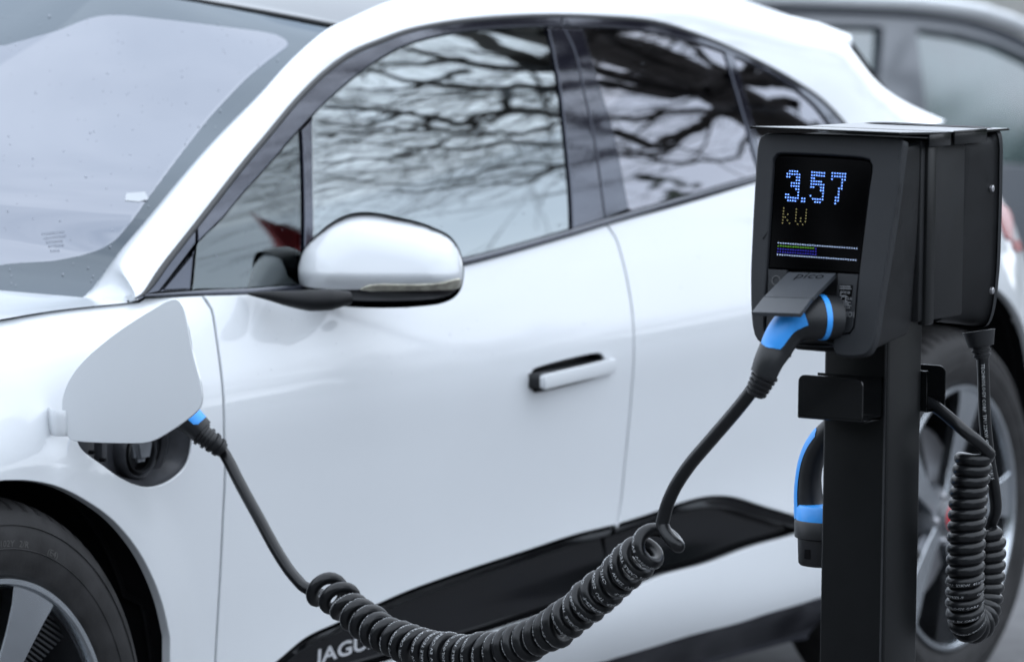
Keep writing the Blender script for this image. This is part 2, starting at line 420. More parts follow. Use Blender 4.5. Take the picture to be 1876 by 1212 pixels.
BT = np.array([
 [.40, .36, .34, .33, .32, .32, .33, .36, .44, .54, .70, .9, 1.1],
 [.20, .15, .13, .12, .12, .12, .13, .16, .25, .37, .54, .75, .95],
 [.09, .045, .03, .02, .015, .015, .02, .04, .10, .19, .42, .62, .8],
 [.08, .035, .015, .01, .006, .006, .01, .018, .052, .122, .31, .5, .7],
 [.09, .045, .025, .02, .014, .012, .013, .016, .036, .078, .20, .33, .48],
 [.10, .055, .032, .028, .025, .022, .018, .017, .034, .055, .086, .125, .17],
 [.10, .052, .028, .030, .030, .025, .019, .017, .033, .053, .078, .108, .15],
 [.10, .048, .022, .028, .031, .026, .019, .017, .033, .052, .076, .105, .14],
 [.09, .036, .014, .023, .029, .025, .019, .017, .032, .050, .074, .102, .135],
 [.07, .018, .008, .016, .024, .022, .018, .016, .030, .047, .070, .098, .13],
 [.06, .015, .005, .008, .018, .020, .016, .013, .025, .042, .068, .10, .14],
 [.06, .02, .005, .002, .002, .004, .006, .010, .024, .045, .075, .115, .165],
 [.07, .03, .012, .008, .006, .008, .012, .02, .038, .062, .098, .145, .20],
 [.14, .10, .085, .08, .08, .085, .09, .10, .125, .155, .20, .26, .33],
 [.30, .26, .24, .23, .23, .235, .245, .26, .29, .33, .39, .47, .56]])
CX, CZ = Card(BX), Card(BZ)
def smst(t): t = min(max(t, 0), 1); return t*t*(3-2*t)
def SB(x, z):
    y = float(CX.w(x)@BT@CZ.w(z))
    r = math.hypot(x-.012, z-.36); 
    if r < .53: y -= .012*smst((.53-r)/.10)
    r = math.hypot(x-2.99, z-.39)
    if r < .58: y -= .014*smst((.58-r)/.12)
    return y
def GB(x, z): return (x, SB(x, z), z)
def NB(x, z, f=SB):
    h = 2e-3; n = np.array([(f(x+h, z)-f(x-h, z))/(2*h), -1., (f(x, z+h)-f(x, z-h))/(2*h)]); return n/np.linalg.norm(n)
def SG(x, z):
    """side glass and its black surround: leans in towards the roof, curved in plan"""
    h = z-1.0; d = x-1.55
    return .066+.36*h+.42*h*h*(1 if h > 0 else 0)+.020*d*d+(.03*max(0, x-2.2)**2)
def GG(off):
    def f(x, z): return SG(x, z)+off
    return (lambda x, z: (x, f(x, z), z)), (lambda x, z: NB(x, z, f))
def pb(*px): return [hitS(q, SB)[[0, 2]] for q in px]
def pg(*px): return [hitS(q, SG)[[0, 2]] for q in px]
def pbc(px, step=.015): return catmull(pb(*px), step)
def pgc(px, step=.015): return catmull(pg(*px), step)

CARL = (1.5, .95, 0)
car = tag(empty('parked_car', CARL), 'white electric car with an open charging flap and coiled cable plugged into its fender', 'car')
# ---- cut lines traced on the side
cutF = pbc([(370, 539), (377, 549), (388, 566), (396, 610), (405, 676), (411, 782), (413, 853), (408, 970), (402, 1088), (395, 1212)])
cutF += [cutF[-1]+np.array([.004, -.07]), cutF[-1]+np.array([.004, -.19])]
cutG = pbc([(1110, 409), (1128, 435), (1142, 480), (1156, 550), (1162, 640), (1155, 750), (1147, 830), (1138, 920), (1131, 964)])
belt = pbc([(262, 541), (372, 538), (460, 536), (600, 524), (740, 502), (851, 482), (1045, 429), (1111, 409), (1247, 373), (1379, 334)])
belt_tail = [belt[-1]+np.array([.18, .018]), belt[-1]+np.array([.40, .045]), belt[-1]+np.array([.60, .066])]
beltF = [q for q in belt if q[0] <= cutF[0][0]]; beltD = [q for q in belt if cutF[0][0] < q[0] < cutG[0][0]]; beltR = [q for q in belt if q[0] > cutG[0][0]]
insT = pbc([(455, 1252), (510, 1212), (560, 1171), (626, 1140), (692, 1109), (752, 1083), (853, 1047), (954, 1014), (1055, 981), (1131, 962), (1207, 938), (1255, 921), (1302, 911), (1346, 913), (1392, 927), (1455, 946), (1505, 962)])
insB = pbc([(1505, 962), (1455, 977), (1379, 998), (1297, 1028), (1214, 1050), (1168, 1069), (1060, 1104), (980, 1130), (904, 1155), (717, 1211), (600, 1248), (500, 1275), (455, 1252)])
botW = pbc([(1600, 1066), (1506, 1096), (1461, 1110), (1406, 1126), (1351, 1144), (1269, 1165), (1187, 1190), (1113, 1212)])
botW += [botW[-1]+np.array([-.35, .0]), np.array([.9, botW[-1][1]+.004]), np.array([.56, .31])]
archF = pbc([(0, 883), (55, 884), (110, 896), (164, 924), (208, 957), (247, 1003), (274, 1050), (296, 1107), (310, 1168)])
ac = np.array([.012, .36])
archF = [np.array([.43*math.cos(a), .36+.415*math.sin(a)])+np.array([-.02, 0]) for a in np.linspace(math.radians(180), math.radians(92), 14)]+archF[1:]
archF += [archF[-1]+np.array([.008, -.10]), archF[-1]+np.array([.003, -.19])]
archR = [np.array([2.99+.462*math.cos(a), .376+.470*math.sin(a)]) for a in np.linspace(math.radians(186), math.radians(-6), 40)]
portO = pb((143, 806), (150, 820), (190, 851), (225, 875), (262, 889), (292, 887), (322, 871), (342, 848), (350, 815), (350, 770), (344, 690), (325, 640), (292, 628), (240, 650), (175, 695), (140, 745))
portC = catmull(portO, .008, True)
hx = pb((974, 690), (976, 680), (984, 675), (1094, 648), (1103, 650), (1107, 658), (1106, 682), (1098, 688), (990, 716), (979, 716), (974, 708))
seam = pbc([(-120, 602), (0, 580), (80, 566), (150, 558), (250, 549)])
# front fender
fender = join([np.array([-.62, .30]), np.array([-.62, .90])], [np.array([-.4, .918]), np.array([-.2, .938])], seam, beltF, cutF, [np.array([.435, cutF[-1][1]])], archF[::-1])
panel('front_fender', fender, GB, MT['paint'], car, holes=[portC], NRM=NB, spacing=.026)
door = join(cutF[::-1], [belt[0]*0+cutF[0]], beltD, cutG, [q for q in insT[::-1] if cutF[0][0]-.2 < q[0] < cutG[-1][0] and q[0] > cutF[-3][0]+.02], [cutF[-2]])
insIn = [q for q in insT if q[0] < cutG[-1][0]]
door = join(cutF[:1], beltD, cutG, insIn[::-1], [np.array([.60, insIn[0][1]-.03]), np.array([.56, .31]), cutF[-2]*np.array([1, 0])+np.array([0, .31])], [q for q in cutF[::-1] if q[1] > .315])
fd = tag(panel('front_door', door, GB, MT['paint'], car, holes=[catmull(hx, .006, True)], NRM=NB, spacing=.028), None)
insR = [q for q in insT if q[0] >= cutG[-1][0]]
cutH = [np.array([2.62, 1.06]), np.array([2.66, .95]), np.array([2.64, .84])]
insTip = insT[-1]
rdoor = join(cutG[::-1], beltR, belt_tail[:2], [np.array([2.66, 1.0]), np.array([2.70, .90]), np.array([2.66, .83])], [q for q in archR if q[0] < 2.66 and q[1] > .44], [insTip+np.array([.006, .0])], insR[::-1])
rd = panel('rear_door', rdoor, GB, MT['paint'], car, NRM=NB, spacing=.028)
quarter = join([np.array([2.66, .83]), np.array([2.70, .90]), np.array([2.66, 1.0]), belt_tail[1]], [belt_tail[2], np.array([3.0, 1.14]), np.array([3.3, 1.12]), np.array([3.6, 1.06]), np.array([3.74, .98]), np.array([3.74, .40]), np.array([3.46, .34])], [q for q in archR[::-1] if q[0] > 2.66 or q[1] > .83][:-0 or None])
panel('rear_quarter_panel', quarter, GB, MT['paint'], car, NRM=NB, spacing=.03)
# lower white sill strip below the black insert
sill = join([insTip+np.array([.006, -.006])], insB[1:-1], [np.array([.585, .345]), np.array([.60, .31])], botW[::-1][1:], [np.array([2.53, .30])])
panel('sill_panel', sill, GB, MT['paint'], car, NRM=NB, spacing=.026)
# black scooped insert with a bevelled rim
topc = np.array(catmull(insT[::2]+[insT[-1]], .004))
def recess_panel(name, poly, material, parent, rim=.018, deep=.022):
    poly = resample(poly, .014)
    if area(poly) < 0: poly = poly[::-1]
    P = np.array(poly)
    def R(x, z):
        d = distp(np.array([[x, z]]), topc, False)[0]; s = SB(x, z)
        return s+.030
    def G(x, z): return (x, R(x, z), z)
    return panel(name, P, G, material, parent, spacing=.012, step=.012, gap=.001, NRM=lambda x, z: NB(x, z, R)), R, G
allins = join(insT, insB[1:-1])
insF_ = join(insIn, [np.array([cutG[-1][0]+.004, insB[0][1]*0+cutG[-1][1]-.05]), np.array([cutG[-1][0]-.014, [q for q in insB if q[0] < cutG[-1][0]][0][1]])], [q for q in insB if q[0] < cutG[-1][0]-.014][:-1])
insR_ = join(insR, [q for q in insB[1:] if q[0] > cutG[-1][0]-.01], [np.array([cutG[-1][0]-.012, [q for q in insB if q[0] < cutG[-1][0]][0][1]+.004]), np.array([cutG[-1][0]+.006, cutG[-1][1]-.05])])
ins_obj, IR, IG = recess_panel('side_insert', insF_, MT['black'], car)
def bevel_strip(parent, cv):
    cv = np.array(catmull(cv[::2]+[cv[-1]], .012)); t = np.gradient(cv, axis=0); t /= np.linalg.norm(t, axis=1)[:, None]; nr = np.stack([t[:, 1], -t[:, 0]], 1)
    V = []; prof = [(.0022, .000), (.0045, .0022), (.016, .0085), (.0185, .011), (.021, .033)]; m = len(prof)
    for c, n_ in zip(cv, nr):
        for o_, d_ in prof: q = c+n_*o_; V.append((q[0], SB(q[0], q[1])+d_, q[1]))
    o = mesh('insert_bevel', V, [(i*m+j, i*m+j+1, (i+1)*m+j+1, (i+1)*m+j) for i in range(len(cv)-1) for j in range(m-1)], MT['black'], parent); o.data.set_sharp_from_angle(angle=math.radians(30))
bevel_strip(ins_obj, insIn)
ins2 = recess_panel('side_insert', insR_, MT['black'], car)[0]; bevel_strip(ins2, insR)
# black lower sill, turned under
low = join(botW, [np.array([.56, .20]), np.array([2.53, .20])])
def LS(x, z): return SB(x, z)+.012+.25*max(0, .30-z)
panel('sill_skirt', [np.array([.50, .31]), np.array([.9, botW[-2][1]-.002]), np.array([1.33, .276]), np.array([1.7, .276]), np.array([2.54, .284]), np.array([2.54, .185]), np.array([.50, .185])], lambda x, z: (x, LS(x, z), z), MT['trim'], car, NRM=lambda x, z: NB(x, z, LS), spacing=.04)
# dark inner shell behind the panels (keeps the shut lines dark)
def IS(x, z): return SB(x, z)+.045
def arc_c(cx, cz, r, n=26): return [np.array([cx+r*math.cos(a), cz+r*math.sin(a)]) for a in np.linspace(math.pi, 0, n)]
inner = [np.array(q) for q in ((-.6, .2), (-.6, .88), (-.2, .93), (.2, .95), (.55, .97), (1.3, .975), (1.9, 1.02), (2.6, 1.07), (3.2, 1.08), (3.7, .95), (3.7, .3))]
inner = inner+[np.array([3.46, .2])]+arc_c(2.99, .376, .47)[::-1]+[np.array([2.52, .2]), np.array([.45, .2])]+arc_c(.0, .36, .445)[::-1]+[np.array([-.445, .2])]
panel('body_shell', inner, lambda x, z: (x, IS(x, z)+(.03 if .55 < z < .9 and .1 < x < .52 or (1.36 < x < 1.74 and .74 < z < .84) else 0), z), MT['cavity'], car, holes=[portC], NRM=lambda x, z: NB(x, z, IS), spacing=.05, gap=0, depth=.004)
# wheel wells
for nm, cx_, r_ in (('front', .0, .455), ('rear', 2.99, .475)):
    lathe('wheel_well', [(r_, -.035), (r_, -.62), (0.0, -.62)], MT['cavity'], car, (cx_, -.0, .36 if nm == 'front' else .376), (0, -1, 0), 40, -math.pi/2-.2, math.pi/2+.2)
# ---- handle
hp = pb((996, 683), (1128, 654), (1131, 684), (1005, 716))
hL, hR = (hp[0]+hp[3])/2, (hp[1]+hp[2])/2
def handle():
    w0 = hit((1000, 700), 1, SB(hL[0], hL[1])-.034); w1 = hit((1130, 669), 1, SB(hR[0], hR[1])-.010)
    u = w1-w0; Lh = np.linalg.norm(u); u /= Lh; n = np.cross(u, [0, 0, 1]); n /= np.linalg.norm(n); v = np.cross(n, u)
    hh = .0135
    Sx, Nx = plane_map(w0, u, v, lambda a, b: -.0022*(b/hh)**2)
    poly = catmull([np.array(q) for q in ((.003, hh*.97), (.006, hh), (.02, hh), (Lh*.5, hh), (Lh-.008, hh), (Lh-.003, hh*.97), (Lh, hh*.8), (Lh, -hh*.8), (Lh-.003, -hh*.97), (Lh-.008, -hh), (Lh*.5, -hh), (.02, -hh), (.006, -hh), (.003, -hh*.97), (0, -hh*.75), (0, hh*.75))], .01, True)
    h = panel('door_handle', poly, Sx, MT['paint'], fd, NRM=Nx, spacing=.006, step=.006, gap=0, r=.0022, depth=.010)
    o2 = w0-n*.022; Sb, Nb = plane_map(o2, u, v)
    panel('handle_carrier', [np.array(q) for q in ((.003, hh-.001), (Lh-.01, hh-.001), (Lh-.01, -hh+.001), (.003, -hh+.001))], lambda a, b: Sb(a, b)+n*.014, MT['rubber'], h, NRM=Nb, gap=0, r=.002, depth=.045*1.0, spacing=.02)
handle()
def pocket(name, poly, depth, parent, material):
    P = resample(poly, .01); lo = []; hi = []
    if area(P) < 0: P = P[::-1]
    for q in P: p = np.array(GB(*q)); n = NB(*q); lo.append(p-n*depth); hi.append(p-n*.004)
    k = len(P); c = np.mean(lo, axis=0); V = hi+lo+[c]; f = [(i, (i+1) % k, k+(i+1) % k, k+i) for i in range(k)]+[(k+i, k+(i+1) % k, 2*k) for i in range(k)]
    return mesh(name, V, f, material, parent, smooth=False)
pocket('handle_recess', catmull(hx, .006, True), .03, fd, MT['rubber'])
# ---- JAGUAR lettering on the insert
def letters():
    a = hitS((578, 1216), IR)[[0, 2]]; b = hitS((700, 1178), IR)[[0, 2]]; d = b-a; Ld = np.linalg.norm(d); d /= Ld; e = np.array([.12, 1.])
    tv, tf = text_mesh('JAGUAR', .04, 0, 1.25, 3, 0, .0008)
    wAGUA = tv[:, 0].max()*5/6; sc_ = Ld/wAGUA; V = []
    for q in tv:
        p = a+d*q[0]*sc_+e*q[1]*.80; P = np.array(IG(*p)); V.append(P+NB(p[0], p[1], IR)*.0015)
    mesh('lettering', V, tf, MT['letters'], ins_obj, smooth=False)
letters()
# ================================================================ GREENHOUSE
T_px = [(248, 546), (262, 540), (310, 476), (361, 411), (446, 302), (495, 243), (545, 183), (594, 134), (644, 98), (700, 74), (748, 57), (822, 42), (896, 34), (995, 29), (1094, 31), (1198, 40), (1272, 62), (1346, 92), (1421, 129), (1470, 158), (1505, 183), (1535, 213), (1560, 245), (1578, 285)]
I_px = [(292, 536), (363, 446), (409, 400), (446, 356), (495, 302), (550, 238), (599, 188), (649, 144), (698, 109), (757, 79), (847, 59), (921, 52), (1002, 49), (1067, 50), (1150, 53), (1250, 72), (1320, 93), (1396, 126), (1445, 155), (1495, 195), (1522, 232), (1540, 275)]
T = pgc(T_px); I = pgc(I_px)
def beltg(a=0, b=9): return [hitS((float(u), float(v)), SG)[[0, 2]] for u, v in ((262, 533), (372, 532), (460, 530), (600, 518), (740, 496), (851, 475), (1045, 422), (1111, 402), (1153, 390), (1247, 364), (1379, 326), (1500, 296), (1578, 285))]
BG = catmull(beltg(), .03)
S0, N0 = GG(0.)
def between(curve, x0, x1): return [q for q in curve if x0 < q[0] < x1]
fixx = pg((361, 411))[0]; fixb = pg((356, 533))[0]
# front fixed trim by the fender, then the door frame and rear frame
n361 = [q for q in T if q[0] <= fixx[0]]
I0 = pg((363, 446))[0]
tri_in = [I[0], I0]
panel('corner_trim', join(n361, [fixx], [I0+np.array([-.004, .0])], [I[0]]), S0, MT['trim'], car, NRM=N0, gap=.001, depth=.01, spacing=.02)
Sq, Nq = GG(.003)
panel('corner_glass', join([I[0]], [I0+np.array([-.006, -.006])], [fixb+np.array([-.003, 0])]), Sq, MT['trim'], car, NRM=Nq, gap=.002, depth=.004, spacing=.02)
gT = pg((1030, 29))[0]; gI = pg((1030, 49))[0]
panel('door_frame_trim', join([fixx], between(T, fixx[0], gT[0]), [gT, gI], between(I, I0[0], gI[0])[::-1], [I0]), S0, MT['trim'], car, NRM=N0, gap=.001, depth=.012, spacing=.02, step=.01)
panel('rear_door_frame_trim', join([gT], between(T, gT[0], 9), [BG[-1]], between(I, gI[0], 9)[::-1], [gI]), S0, MT['trim'], car, NRM=N0, gap=.001, depth=.012, spacing=.02, step=.01)
# black rubber bead along the top of the trim
Tc = [np.array(S0(*q))-NB(q[0], q[1], SG)*.002 for q in T]
sweep('window_bead', Tc, [.0055*min(1, .3+i/8) for i in range(len(Tc))], MT['seal'], car, seg=8)
# divider between quarter light and door glass
divL = pg((553, 236), (557, 330), (558, 440), (557, 524)); divR = pg((575, 214), (576, 320), (577, 430), (576, 521))
Sd, Nd = GG(.001)
panel('window_divider', join(catmull(divL, .03), catmull(divR, .03)[::-1]), Sd, MT['trim'], car, NRM=Nd, gap=.0015, depth=.01, spacing=.02)
S4, N4 = GG(.005)
ql = between(BG, I0[0]-.1, divL[-1][0]); 
qg = join([I0+np.array([.002, 0])], between(I, I0[0], divL[0][0]), catmull(divL, .05), [q for q in ql if q[0] > fixb[0]][::-1], [fixb])
panel('quarter_glass', qg, S4, MT['qglass'], car, NRM=N4, gap=.001, depth=.003, spacing=.03)
# printed border round the quarter glass
fr_in = catmull(pg((466, 505), (455, 440), (470, 400), (505, 355), (533, 325), (545, 330), (548, 400), (548, 470), (546, 512), (505, 520)), .02, True)
panel('quarter_glass_border', qg, GG(.007)[0], MT['frit'], car, holes=[fr_in], NRM=N4, gap=.003, depth=.002, spacing=.03, r=.001)
dR = pg((1002, 49), (1025, 163), (1037, 267), (1045, 347), (1048, 421))
mg = join(catmull(divR, .05)[::-1], between(I, divR[0][0], dR[0][0]), catmull(dR, .03), between(BG, divR[-1][0], dR[-1][0])[::-1])
panel('door_glass', mg, S4, MT['glass'], fd, NRM=N4, gap=.0005, depth=.003, spacing=.035)
# pillar covers
gl = catmull(pg((1030, 49), (1050, 89), (1069, 168), (1089, 262), (1101, 347), (1108, 402)), .03)
pr = catmull(pg((1067, 51), (1094, 139), (1124, 238), (1144, 337), (1153, 384)), .03)
Sp, Np = GG(-.001)
midf = pg((1022, 49), (1040, 110), (1060, 190), (1076, 280), (1085, 350), (1092, 407))
panel('pillar_cover', join([dR[0]], catmull(dR, .03), [BG[0]*0+gl[-1]], gl[::-1]), Sp, MT['trim'], car, NRM=Np, gap=.0015, depth=.012, spacing=.02)
panel('pillar_cover', join(gl[:1], pr, [gl[-1]], gl[::-1]), Sp, MT['trim'], car, NRM=Np, gap=.0015, depth=.012, spacing=.02)
rq = catmull(pg((1327, 93), (1345, 150), (1364, 215), (1385, 290), (1398, 322)), .03); rq2 = catmull(pg((1346, 99), (1364, 160), (1382, 225), (1402, 290), (1412, 318)), .03)
panel('rear_door_glass', join(pr[::-1], between(I, pr[0][0], rq[0][0]), rq, between(BG, pr[-1][0], rq[-1][0])[::-1]), S4, MT['privacy'], rd, NRM=N4, gap=.0005, depth=.003, spacing=.035)
panel('rear_window_divider', join(rq[:1], rq2, rq[::-1]), Sd, MT['trim'], car, NRM=Nd, gap=.001, depth=.01, spacing=.02)
panel('rear_quarter_glass', join(rq2[::-1], between(I, rq2[0][0], 9), between(BG, rq2[-1][0], I[-1][0])[::-1]), S4, MT['privacy'], car, NRM=N4, gap=.0005, depth=.003, spacing=.03)
# belt line strip
def beltstrip():
    B = [np.array(GB(*q)) for q in belt+belt_tail]
    up = [hitS(q, SG) for q in ((262, 536), (372, 532), (460, 530), (600, 518), (740, 496), (851, 475), (1045, 422), (1111, 402), (1153, 390), (1247, 364), (1379, 326), (1500, 296), (1578, 285))]
    C = catmull([u-np.array([0, .002, .004]) for u in up], .03)
    sweep('belt_strip', C, [.0065*min(1, .25+i/10) for i in range(len(C))], MT['trim'], car, seg=10)
    # ledge closing the step between door skin and glass
    lo = catmull([np.array(GB(*q)) for q in belt+belt_tail][::4], .04); k = 60
    def rs(cv, k):
        cv = np.array(cv); s = np.r_[0, np.cumsum(np.linalg.norm(np.diff(cv, axis=0), axis=1))]; t = np.linspace(0, s[-1], k)
        return np.stack([np.interp(t, s, cv[:, i]) for i in range(3)], 1)
    a = rs(lo, k); b = rs(C, k); a[:, 1] += .003; a[:, 2] -= .006
    mesh('belt_ledge', list(a)+list(b), [(i, i+1, k+i+1, k+i) for i in range(k-1)], MT['seal'], car)
beltstrip()
def rs3(cv, k):
    cv = np.array(cv); s = np.r_[0, np.cumsum(np.linalg.norm(np.diff(cv, axis=0), axis=1))]; t = np.linspace(0, s[-1], k)
    return np.stack([np.interp(t, s, cv[:, i]) for i in range(cv.shape[1])], 1)
# ---- white roof rail from the windscreen pillar to the tail
A_px = T_px[:]
B_def = [((157, 545), .11), ((213, 470), .13), ((277, 391), .10), ((347, 307), .10), ((421, 228), .10), ((495, 158), .10), ((545, 106), .10), ((594, 64), .10), ((619, 47), .10), ((660, 27), .11), ((705, 10), .12), ((760, -6), .13), ((840, -22), .14), ((920, -31), .15), ((1010, -34), .16), ((1120, -27), .17), ((1220, -12), .17), ((1290, 2), .17), ((1370, 16), .16), ((1430, 28), .15), ((1500, 47), .14), ((1556, 110), .12), ((1609, 175), .13), ((1700, 236), .16)]
Bp = []
for i, (px, dy) in enumerate(B_def):
    a = hitS(A_px[i], SG); Bp.append(hitY(px, a[1]+dy+(.0)))
Ap = [hitS(q, SG) for q in A_px]
K = 90; Ac = rs3(catmull(Ap, .03), K); 
# parameterise B by the same knots as A
def knots(P, n):
    out = []
    for i in range(len(P)-1):
        for j in range(n): out.append(i+j/n)
    out.append(len(P)-1); return np.array(out)
def evalc(P, ts):
    P = np.array(P); f = [spl(range(len(P)), P[:, i]) for i in range(3)]; return np.stack([g(ts) for g in f], 1)
ts = knots(Ap, 5); Ac = evalc(Ap, ts); Bc = evalc(Bp, ts)
def rail():
    rows = 12; V = []; n = len(ts)
    for i in range(n):
        a, b = Ac[i], Bc[i]; t_ = Ac[min(i+1, n-1)]-Ac[max(i-1, 0)]; d = b-a; nrm = np.cross(t_, d); nrm /= np.linalg.norm(nrm)
        if nrm[1] > 0 and nrm[2] < .5: nrm = -nrm
        if nrm[2] < 0: nrm = -nrm
        wd_ = np.linalg.norm(d); hgt = wd_*.16
        V.append(a+np.array([0, .012, -.004]))
        for j in range(rows+1):
            s = j/rows; V.append(a+d*s+nrm*hgt*(1-(2*s-1)**2)+np.array([0, 0, .0]))
        V.append(b-nrm*.012)
    m = rows+3; st = [V[j]+(V[j]-V[m+j])*4.5+np.array([0, .004, -.002]) for j in range(m)]; V = st+V; n += 1
    Fc = [(i*m+j, (i+1)*m+j, (i+1)*m+j+1, i*m+j+1) for i in range(n-1) for j in range(m-1)]
    me = bpy.data.meshes.new('roof_rail'); me.from_pydata([tuple(v) for v in V], [], Fc); me.update()
    me.polygons.foreach_set('use_smooth', [True]*len(me.polygons)); me.set_sharp_from_angle(angle=math.radians(60))
    return link('roof_rail', me, MT['paint'], car)
rail()
# ---- windscreen, roof, bonnet as lofted grids (left half and its mirror image in one sheet)
def grid(name, rows, material, parent, thick=None, flip=False):
    rows = np.array(rows); a, b = rows.shape[:2]; V = rows.reshape(-1, 3)
    Fc = [(i*b+j, i*b+j+1, (i+1)*b+j+1, (i+1)*b+j) for i in range(a-1) for j in range(b-1)]
    if flip: Fc = [f[::-1] for f in Fc]
    return mesh(name, V, Fc, material, parent)
YC = .95
def arch_row(p, x1, z1, k=17, pw=2.0):
    """cross-car curve from left point p to the centre (x1,YC,z1) and mirrored"""
    L_ = []
    for j in range(k):
        t = 1-j/(k-1); y = YC+(p[1]-YC)*t; L_.append([x1+(p[0]-x1)*t**pw, y, z1+(p[2]-z1)*t**pw])
    R_ = [[q[0], 2*YC-q[1], q[2]] for q in L_[::-1][1:]]
    return L_+R_
wsi = [i for i in range(len(ts)) if ts[i] <= 8.001]
WSE = Bc[wsi]; base, top = WSE[0], WSE[-1]
wrows = []
for i, q in enumerate(WSE):
    s = i/(len(WSE)-1); qq = q.copy(); qq[2] -= .004
    wrows.append(arch_row(qq, .10+(.95-.10)*s, 1.03+(1.455-1.03)*s+.03*math.sin(math.pi*s), pw=2.3))
wrows = np.array(wrows)
# smooth extra resolution
def refine(R_, n):
    a = len(R_); t = np.linspace(0, a-1, n); out = np.zeros((n,)+R_.shape[1:])
    for j in range(R_.shape[1]):
        for k in range(3): out[:, j, k] = np.interp(t, range(a), R_[:, j, k])
    return out
WS = wrows
ws_obj = grid('windscreen', WS, MT['frit'], car, flip=True)
# clear area inside the printed border: from the traced inner edge
def ws_param(px):
    """grid coordinates of the windscreen point seen at a picture point"""
    d = ray(px); nr, nc = WS.shape[:2]
    for i in range(nr-1):
        for j in range(nc//2+2):
            for k, tri in enumerate(((WS[i, j], WS[i+1, j], WS[i, j+1]), (WS[i+1, j], WS[i+1, j+1], WS[i, j+1]))):
                e1 = tri[1]-tri[0]; e2 = tri[2]-tri[0]; h = np.cross(d, e2); a_ = e1@h
                if abs(a_) < 1e-12: continue
                s_ = CAM-tri[0]; u = (s_@h)/a_; q = np.cross(s_, e1); v = (d@q)/a_
                if u < -.001 or v < -.001 or u+v > 1.001: continue
                return np.array([i+u, j+v]) if k == 0 else np.array([i+1-v, j+u+v])
    return None
inner_px = [(0, 482), (60, 478), (110, 474), (160, 462), (198, 442), (225, 412), (262, 362), (300, 312), (345, 255), (390, 202), (440, 150), (480, 115), (510, 92), (521, 82), (515, 70), (490, 62), (400, 50), (300, 38), (200, 30), (100, 60), (0, 88)]
uv = [ws_param(q) for q in inner_px]; uv = [q for q in uv if q is not None]
def wsS(a, b):
    nr, nc = WS.shape[:2]; a = min(max(a, 0), nr-1.0001); b = min(max(b, 0), nc-1.0001); i, j = int(a), int(b); u, v = a-i, b-j
    # bicubic-ish along rows for smoothness
    def rowp(i_):
        i_ = min(max(i_, 0), nr-1); P = [WS[i_, min(max(j+k, 0), nc-1)] for k in (-1, 0, 1, 2)]
        return .5*((2*P[1])+(-P[0]+P[2])*v+(2*P[0]-5*P[1]+4*P[2]-P[3])*v*v+(-P[0]+3*P[1]-3*P[2]+P[3])*v**3)
    Q = [rowp(i+k) for k in (-1, 0, 1, 2)]
    return .5*((2*Q[1])+(-Q[0]+Q[2])*u+(2*Q[0]-5*Q[1]+4*Q[2]-Q[3])*u*u+(-Q[0]+3*Q[1]-3*Q[2]+Q[3])*u**3)
def wsN(a, b):
    h = .15; n = np.cross(wsS(a+h, b)-wsS(a-h, b), wsS(a, b+h)-wsS(a, b-h)); n /= np.linalg.norm(n)
    return n if n[2] > 0 else -n
nc_ = WS.shape[1]
mirr = [np.array([q[0], nc_-1-q[1]]) for q in uv[::-1]]
loop = catmull(uv, .25)[:-1]+catmull(mirr, .25)
def wsL(a, b): return wsS(a, b)+wsN(a, b)*.002
SCL = 1.0
clear = panel('windscreen_glass', [np.array([q[0], q[1]]) for q in loop], wsL, MT['screen_glass'], ws_obj, NRM=wsN, spacing=.8, step=.25, gap=.0, r=.02, depth=.02)
# header strip and roof glass
hdr = arch_row(top+np.array([.0, 0, -.002]), .95, 1.453, pw=2.3)
roof_rows = [[np.array(q)+np.array([.010, 0, .001]) for q in hdr]]
ridx = [i for i in range(len(ts)) if 8.2 < ts[i] <= 20.01]
for i in ridx:
    q = Bc[i].copy(); s = (ts[i]-8)/12; zc = 1.455+.06*math.sin(min(1, s*1.6)*math.pi/2)-.16*max(0, s-.55)**1.5*2
    q[2] -= .006; roof_rows.append(arch_row(q, (.95+.012) + (q[0]-top[0])*(1+.0)+(.41)*min(1, s*1.3), max(zc, q[2]+.03), pw=2.3))
grid('roof_panel', roof_rows, MT['roofglass'], car)
# seam at the header
sweep('header_seal', [np.array(q)+np.array([.004, 0, .001]) for q in hdr], .0035, MT['seal'], car, seg=6)
# bonnet
hood = []
seam3 = rs3([np.array(GB(q[0], q[1]-.007))+NB(q[0], q[1]-.007)*.0016 for q in catmull([np.array([-.62, .90]), np.array([-.4, .918]), np.array([-.2, .938])]+list(seam), .02)], 40)
base_row = np.array(WS[0][:nc_//2+1]); bl = rs3(base_row, 20)
cowl = [(seam3[-1]*(1-t)+base*t) for t in np.linspace(0, 1, 5)]
for i, q in enumerate(seam3):
    row = []
    xe = q[0]
    for j in range(24):
        t = j/23; y = q[1]+(YC-q[1])*t
        zc = .99-.10*((.1-min(.1, xe))/.72)**2
        row.append([xe+0*t, y, q[2]+(zc-q[2])*(1-(1-t)**2.6)])
    row = row+[[p_[0], 2*YC-p_[1], p_[2]] for p_ in row[::-1][1:]]
    hood.append(row)
